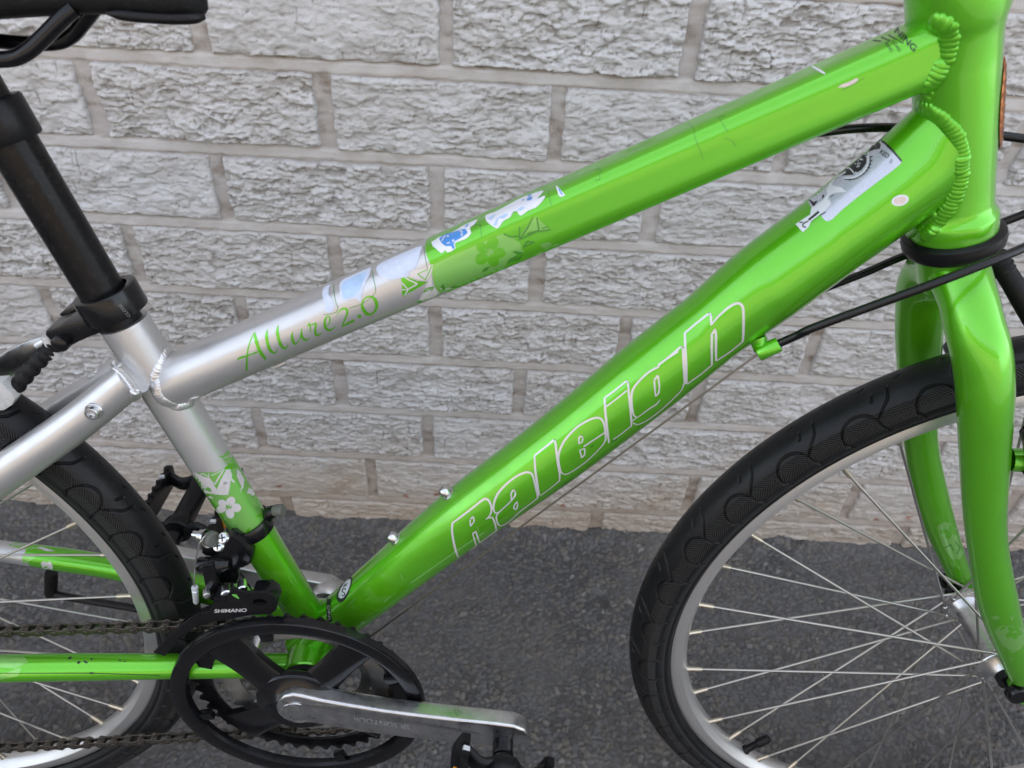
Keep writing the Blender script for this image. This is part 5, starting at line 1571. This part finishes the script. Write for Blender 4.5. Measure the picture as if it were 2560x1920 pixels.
for g_ in GL:
    film('glue_mark', [g_], T_TOP, 'dark_green', top_tube, 0.15)
film('scratch', [ribbon([(2030, 166, 4), (2048, 176, 6), (2063, 185, 3)], 4)], T_TOP, 'white_print', top_tube, 0.15)
film('paint_chip', [poly2d(curve2d([(2095, 219), (2104, 211), (2125, 203), (2141, 195), (2144, 201), (2130, 211), (2108, 219)], closed=True), 4)], T_TOP, 'chip', top_tube, 0.15)
# warning print where the top tube meets the head
W1 = lambda p: Z(2140, 40, .21, p)
o_ = W1([(455, 190), (690, 430)])
film('warning_print', [text2d('NING', o_[0], (o_[1][0] - o_[0][0], o_[1][1] - o_[0][1]), (9, -13), 4, 0.02)], T_TOP, 'black_print', top_tube, 0.15, 'black warning print wrapping over the top tube')
sm = []
for t, a, b in (('LOAD', (425, 310), (515, 430)), ('RING', (345, 330), (415, 430))):
    q = W1([a, b]); sm.append(text2d(t, q[0], (q[1][0] - q[0][0], q[1][1] - q[0][1]), (6, -5), 4))
for a, b in (((200, 290), (300, 300)), ((300, 250), (410, 300)), ((385, 225), (500, 290)), ((510, 300), (565, 325))):
    q = W1([a, b]); sm.append(ribbon([q[0], q[1]], 2.6, soft=False))
film('warning_print', sm, T_TOP, 'black_print', top_tube, 0.15)

# seat tube flowers
S7 = lambda p: Z(440, 1100, .1688, p)
SP = lambda polys, mat, off, label=None: film('flower_print', [poly2d(S7(q)) for q in polys], T_SEAT, mat, seat_tube, off, label)
SP([[(165, 470), (330, 482), (440, 478), (580, 478), (700, 425), (830, 430), (900, 400), (975, 500), (1100, 700), (1270, 980), (1380, 1200), (1392, 1290), (1200, 1450), (990, 1532), (860, 1440), (700, 1260), (480, 960), (300, 680)]], 'light_green', 0.10, 'pale green panel with silver flowers on the seat tube')
SP([[(160, 462), (300, 480), (410, 540), (500, 560), (560, 660), (610, 740), (560, 792), (440, 790), (370, 730), (300, 640), (235, 560)], [(600, 740), (660, 600), (700, 520), (740, 440), (800, 430), (830, 520), (790, 480), (745, 500), (700, 560), (680, 640), (720, 730), (772, 812), (660, 812), (560, 800)], [(895, 425), (950, 470), (1010, 590), (995, 700), (940, 782), (965, 690), (930, 610), (900, 540)], [(1075, 712), (1130, 730), (1165, 800), (1140, 830), (1080, 790), (1045, 795)], [(735, 610), (745, 560), (775, 560), (760, 610)], [(790, 560), (840, 580), (885, 635), (840, 625)], [(470, 830), (520, 830), (555, 862), (500, 862)], [(470, 880), (500, 890), (515, 955), (490, 930)]], 'silver_print', 0.17)
film('flower_print', petals(775, 985, ((-65, 80, 78, 66), (8, 118, 72, 64), (75, 100, 80, 62), (160, 110, 78, 55), (-150, 100, 66, 52)), S7, .1688), T_SEAT, 'silver_print', seat_tube, 0.20)
film('flower_print', [ribbon(S7(p), 1.8, soft=False) for p in ([(775, 985), (740, 950)], [(775, 985), (790, 930)], [(775, 985), (830, 970)], [(775, 985), (815, 1020)], [(775, 985), (770, 1035)], [(775, 985), (725, 1010)])], T_SEAT, 'light_green', seat_tube, 0.26)
SP([[(618, 235), (690, 235), (730, 195), (755, 150), (810, 215), (760, 235), (700, 268)], [(690, 290), (800, 240), (830, 300), (730, 320)], [(715, 335), (850, 310), (840, 345), (780, 358)], [(240, 570), (290, 570), (345, 640), (330, 660), (270, 625)], [(190, 500), (225, 520), (245, 570), (215, 545)], [(520, 525), (600, 480), (700, 425), (650, 520), (580, 655), (500, 590)], [(350, 480), (480, 480), (500, 540), (400, 500)], [(430, 740), (470, 690), (520, 720), (520, 770)]], 'light_green', 0.24)
film('flower_print', [ribbon(S7(p), 1.9, soft=False) for p in ([(520, 525), (715, 430), (580, 655), (500, 580)], [(575, 640), (680, 460)], [(560, 800), (700, 690), (770, 810)], [(640, 700), (660, 690), (700, 810)], [(300, 520), (360, 510), (390, 490), (490, 540)], [(480, 490), (490, 560), (520, 580)])], T_SEAT, 'silver_print', seat_tube, 0.30)
SP([[(700, 1260), (760, 1300), (840, 1400), (890, 1385), (880, 1440), (860, 1445)], [(900, 1470), (1000, 1400), (1040, 1330), (1090, 1290), (1112, 1380), (1180, 1440), (1060, 1500), (990, 1532)], [(1170, 1150), (1250, 1080), (1370, 1150), (1392, 1265), (1330, 1245), (1260, 1130)], [(1240, 1330), (1260, 1240), (1300, 1270), (1330, 1380), (1280, 1400)], [(640, 1090), (672, 1110), (680, 1155), (655, 1140)]], 'green', 0.17)
film('small_print', [ribbon([(657, 1546), (690, 1525), (715, 1500), (722, 1486)], 1.8), ribbon([(660, 1534), (690, 1512), (712, 1490), (722, 1474)], 1.8), ribbon([(700, 1524), (725, 1502)], 1.6)], T_SEAT, 'dark_green', seat_tube, 0.15)

# foil sticker on the down tube
C8 = lambda p: Z(1960, 320, .1808, p)
DP = lambda name, polys, mat, off, label=None: film(name, [poly2d(C8(q)) for q in polys], T_DOWN, mat, down_tube, off, label)
DP('sticker', [[(1290, 140), (1400, 190), (1520, 310), (1632, 445), (1615, 495), (1500, 590), (1300, 740), (1000, 970), (800, 1135), (660, 1270), (600, 1292), (556, 1268), (508, 1208), (420, 1130), (380, 1100), (340, 1030), (290, 965)]], 'lilac_print', 0.14, 'torn foil sticker with a black gear wheel')
DP('sticker_print', [[(1290, 140), (1400, 190), (1520, 310), (1632, 445), (1620, 470), (1510, 345), (1390, 225), (1290, 165)], [(1150, 380), (1140, 490), (1075, 580), (960, 650), (800, 660), (760, 640), (900, 540), (1100, 370)], [(1215, 250), (1290, 170), (1340, 230), (1330, 290), (1250, 300), (1170, 330)], [(300, 960), (345, 1000), (400, 1080), (420, 1085), (470, 1010), (440, 1010), (420, 1030), (360, 990)], [(530, 930), (555, 920), (560, 950), (530, 990)]], 'black_print', 0.21)
film('sticker_print', [ribbon(C8([(1165, 385), (1160, 500), (1095, 610), (970, 685), (830, 695)]), 4.5), ribbon(C8([(1100, 345), (1150, 330), (1180, 390), (1130, 400)]), 3), ribbon(C8([(980, 410), (1040, 430), (1095, 445)]), 3), ribbon(C8([(870, 560), (910, 560), (960, 610)]), 3), ribbon(C8([(1060, 490), (1020, 490), (1020, 515), (1050, 520), (1040, 540), (1005, 535)]), 2), ribbon(C8([(930, 580), (980, 640)]), 2.5), ribbon(C8([(990, 610), (1010, 640)]), 3)], T_DOWN, 'white_print', down_tube, 0.28)
TK = []
for x, y in ((1215, 400), (1212, 455), (1196, 505), (1180, 552), (1145, 592), (1102, 628), (1050, 660), (1005, 688), (960, 708), (915, 722)):
    dx, dy = x - 930, y - 450; l_ = math.hypot(dx, dy)
    q = C8([(x - dx / l_ * 26, y - dy / l_ * 26), (x + dx / l_ * 14, y + dy / l_ * 14)]); TK.append(ribbon(q, 2.8, soft=False))
TK.append(ribbon(C8([(1195, 390), (1190, 505), (1120, 625), (985, 705), (840, 715)]), 2.2))
film('sticker_print', TK, T_DOWN, 'black_print', down_tube, 0.25)
DP('sticker_tear', [[(850, 600), (740, 665), (630, 770), (592, 860), (600, 920), (540, 1000), (470, 1052), (380, 1110), (362, 1200), (290, 1245), (160, 1332), (262, 1442), (340, 1372), (380, 1290), (490, 1205), (560, 1150), (650, 1062), (642, 1010), (606, 985), (640, 930), (720, 898), (872, 882), (780, 820), (662, 792), (720, 700), (860, 620)]], 'white_print', 0.24)
film('sticker_print', [ribbon(C8([(485, 1160), (342, 1275)]), 5.5, soft=False), ribbon(C8([(340, 1290), (285, 1315), (258, 1345), (275, 1372), (310, 1372)]), 3.2), ribbon(C8([(215, 1310), (265, 1305)]), 3), ribbon(C8([(505, 1205), (580, 1165)]), 2.4), ribbon(C8([(640, 960), (690, 925)]), 1.6)], T_DOWN, 'black_print', down_tube, 0.31)
q = C8([(1318, 345), (1430, 425)])
film('sticker_print', [text2d('KED', q[0], (q[1][0] - q[0][0], q[1][1] - q[0][1]), (7.5, -9), 4, 0.02)], T_DOWN, 'black_print', down_tube, 0.21)
q = C8([(1452, 475), (1500, 510)])
film('sticker_print', [text2d('B', q[0], (5, 4), (6, -8), 4)], T_DOWN, 'grey_print', down_tube, 0.21)
film('paint_chip', [ellipse2d(*C8([(1605, 1000)])[0], 22, 13.5, -0.25)], T_DOWN, 'white_print', down_tube, 0.12)
film('paint_chip', [ellipse2d(*C8([(1605, 1000)])[0], 17, 9.5, -0.25)], T_DOWN, 'chip', down_tube, 0.18)
# round maker's mark and origin strip near the crank
C9 = lambda p: Z(780, 1420, .168, p)
film('sticker', [poly2d(C9(curve2d([(592, 125), (598, 200), (575, 290), (540, 385), (485, 475), (425, 512), (372, 475), (368, 410), (400, 320), (460, 220), (530, 155)], closed=True)), 4)], T_DOWN, 'black_print', down_tube, 0.14, 'small oval black and white sticker near the crank')
film('sticker_print', [poly2d(C9(curve2d([(575, 165), (572, 240), (545, 320), (505, 400), (455, 448), (408, 442), (400, 390), (430, 310), (490, 220), (540, 175)], closed=True)), 4)], T_DOWN, 'white_print', down_tube, 0.21)
film('sticker_print', [ribbon(C9([(508, 330), (492, 306), (462, 318), (452, 350), (478, 366), (494, 384), (478, 414), (448, 402)]), 2.6, step=2), ribbon(C9([(468, 282), (520, 250)]), 2.6, soft=False), ribbon(C9([(492, 268), (486, 236)]), 2.2, soft=False), ribbon(C9([(494, 268), (530, 228)]), 2.2, soft=False)], T_DOWN, 'black_print', down_tube, 0.28)
film('sticker', [ribbon(C9([(352, 290), (292, 370), (258, 470), (246, 590), (256, 710), (276, 800)]), 10.5)], tree('down', 'bb'), 'black_print', down_tube, 0.3, 'narrow black strip with tiny white print')
q = C9([(232, 560), (252, 770)])
film('sticker_print', [text2d('CHINA', q[0], (q[1][0] - q[0][0], q[1][1] - q[0][1]), (6, 0.5), 3)], tree('down', 'bb'), 'silver_print', down_tube, 0.4)
film('scratch', [ribbon([(1001, 1436), (1008, 1450)], 2.4), ribbon([(1193, 1317, 3), (1198, 1330, 4)], 3), ribbon([(1128, 1237), (1140, 1229)], 2), ribbon([(868, 1518), (890, 1494)], 1.6)], T_DOWN, 'light_green', down_tube, 0.14)
film('scuff', [ribbon(R2([(1010, 1105), (1060, 1075), (1090, 1062)]), 4.5), ribbon([(1476, 1118), (1484, 1112)], 3), ribbon(R1([(1500, 640), (1620, 575)]), 2), ribbon(R1([(310, 1510), (345, 1490)]), 3)], T_DOWN, 'dark_green', down_tube, 0.2)
# fork, chain stay prints
FK = lambda p: Z(2240, 1440, .1447, p)
film('flower_print', [poly2d(FK([(1830, 850), (1960, 862), (2120, 858), (2190, 900), (2240, 1000), (2230, 1150), (2140, 1270), (2000, 1335), (1940, 1262), (1850, 1220), (1780, 1100), (1700, 960), (1770, 890)])), poly2d(FK([(1640, 700), (1760, 680), (1790, 740), (1700, 760)])), poly2d(FK([(1930, 1400), (2030, 1440), (2000, 1460)])), poly2d(FK([(1965, 650), (2000, 720), (2060, 640), (2000, 790)]))], T_LEG, 'light_green', None, 0.12)
film('flower_print', petals(2040, 965, ((-60, 85, 60, 52), (10, 90, 55, 48), (80, 70, 58, 48), (150, 95, 62, 45), (-140, 75, 58, 42)), FK, .1447), T_LEG, 'green', None, 0.19)
film('flower_print', [poly2d(FK(p)) for p in ([(1780, 940), (1850, 860), (1910, 880), (1830, 930)], [(1850, 1200), (1960, 1280), (2040, 1290), (1940, 1310)])], T_LEG, 'green', None, 0.19)
FL = lambda p: Z(1700, 1280, .3888, p)
film('flower_print', [poly2d(FL([(1655, 90), (1700, 60), (1765, 80), (1800, 150), (1832, 262), (1795, 305), (1740, 300), (1690, 220), (1668, 150)]))], T_FAR, 'light_green', None, 0.12)
film('flower_print', petals(1735, 125, ((-60, 30, 26, 18), (10, 34, 24, 18), (110, 24, 26, 18), (180, 36, 28, 16)), FL, .3888), T_FAR, 'green', None, 0.19)
film('flower_print', [ribbon(FL(p), 3, soft=False) for p in ([(1700, 230), (1740, 210), (1760, 250)], [(1770, 190), (1800, 230), (1780, 270)])], T_FAR, 'dark_green', None, 0.19)
film('flower_print', [poly2d(p) for p in ([(-5, 1640), (60, 1642), (70, 1655), (40, 1672), (-5, 1668)], [(20, 1680), (55, 1668), (45, 1690), (-5, 1700), (-5, 1688)])], T_NCH, 'light_green', None, 0.12)
film('scuff', [ribbon([(0, 1683, 1.4), (150, 1683, 1.6), (226, 1683, 2.0), (300, 1685, 1.8), (400, 1688, 1.4)], 1.6, soft=False), ellipse2d(229, 1683, 6, 2.4), ellipse2d(175, 1645, 5, 3, -0.5), ellipse2d(197, 1656, 5, 3, -0.6), ellipse2d(214, 1655, 6, 2.6, 0.4), ellipse2d(229, 1648, 2.4, 3), ellipse2d(300, 1652, 4, 1.4, 0.4), ellipse2d(312, 1654, 3, 1.4, 0.3)], T_NCH, 'black_print', None, 0.15)
film('flower_print', [poly2d(Z(0, 1350, .217, p)) for p in ([(90, 60), (200, 25), (330, 60), (470, 100), (330, 110), (220, 95)], [(255, 190), (300, 175), (420, 190), (330, 250), (265, 270)])], T_FCH, 'light_green', None, 0.12)
film('flower_print', [poly2d(Z(0, 1350, .217, p)) for p in ([(470, 270), (500, 245), (540, 260), (580, 245), (605, 290), (610, 330), (540, 345), (490, 320)], [(420, 90), (480, 80), (640, 130), (540, 130)])], T_FCH, 'silver_print', None, 0.15)
# raised and printed lettering on the parts
film('lettering', [text2d('SHIMANO', (536, 1531.5), (81, -2.5), (0.6, -8.6), 4, 0.03)], BVHTree.FromPolygons([tuple(p) for p in CAGE_V], [tuple(f) for f in CAGE_F]), 'silver_print', fd, 0.12, 'white capital lettering on the cage plate')
q = Z(400, 1600, .3074, [(2030, 690), (1570, 622)])
film('lettering', [text2d('SR SUNTOUR', q[0], (q[1][0] - q[0][0], q[1][1] - q[0][1]), (0.5, 11.5), 4, 0.01)], T_ARM, 'grey_print', crank, 0.10, 'dark stamped lettering, upside down, on the crank arm')
T_CL = tree('ringclamp')
q = Z(0, 650, .1808, [(1690, 605), (1830, 775)])
film('lettering', [text2d('CLOSE', (q[1][0] - 4, q[1][1]), (q[0][0] - q[1][0], q[0][1] - q[1][1]), (-7, 3), 3)], T_CL, 'grey_print', clamp, 0.12)

# ------------------------------------------------------------------ across the yard: a low pale building that closes the view behind the camera
def yard_building():
    V, Fc = [], []
    def quad(a, b, c, d):
        i = len(V); V.extend([a, b, c, d]); Fc.append((i, i + 1, i + 2, i + 3))
    x0, x1, y0, y1, h, r = -13.0, 9.0, -9.5, -17.0, 3.3, 5.6
    quad((x0, y0, 0), (x1, y0, 0), (x1, y0, h), (x0, y0, h)); quad((x1, y0, 0), (x1, y1, 0), (x1, y1, h), (x1, y0, h))
    quad((x1, y1, 0), (x0, y1, 0), (x0, y1, h), (x1, y1, h)); quad((x0, y1, 0), (x0, y0, 0), (x0, y0, h), (x0, y1, h))
    n = len(Fc)
    ym = (y0 + y1) / 2
    quad((x0 - .4, y0 + .4, h - .1), (x1 + .4, y0 + .4, h - .1), (x1 + .4, ym, r), (x0 - .4, ym, r))
    quad((x1 + .4, y1 - .4, h - .1), (x0 - .4, y1 - .4, h - .1), (x0 - .4, ym, r), (x1 + .4, ym, r))
    me = bpy.data.meshes.new('building'); me.from_pydata(V, [], Fc)
    me.materials.append(simple('tan_render', (0.24, 0.19, 0.14), 0.8, nscale=2)); me.materials.append(simple('roof_felt', (0.07, 0.065, 0.06), 0.8, nscale=3))
    me.polygons.foreach_set('material_index', np.array([0] * n + [1] * (len(Fc) - n), np.int32))
    o = link('building', me); o['kind'] = 'structure'
yard_building()

for o_ in bpy.data.objects:
    if o_.name.split('.')[0] in ('scuff', 'small_print', 'warning_print'):
        o_['kind'] = 'stuff'
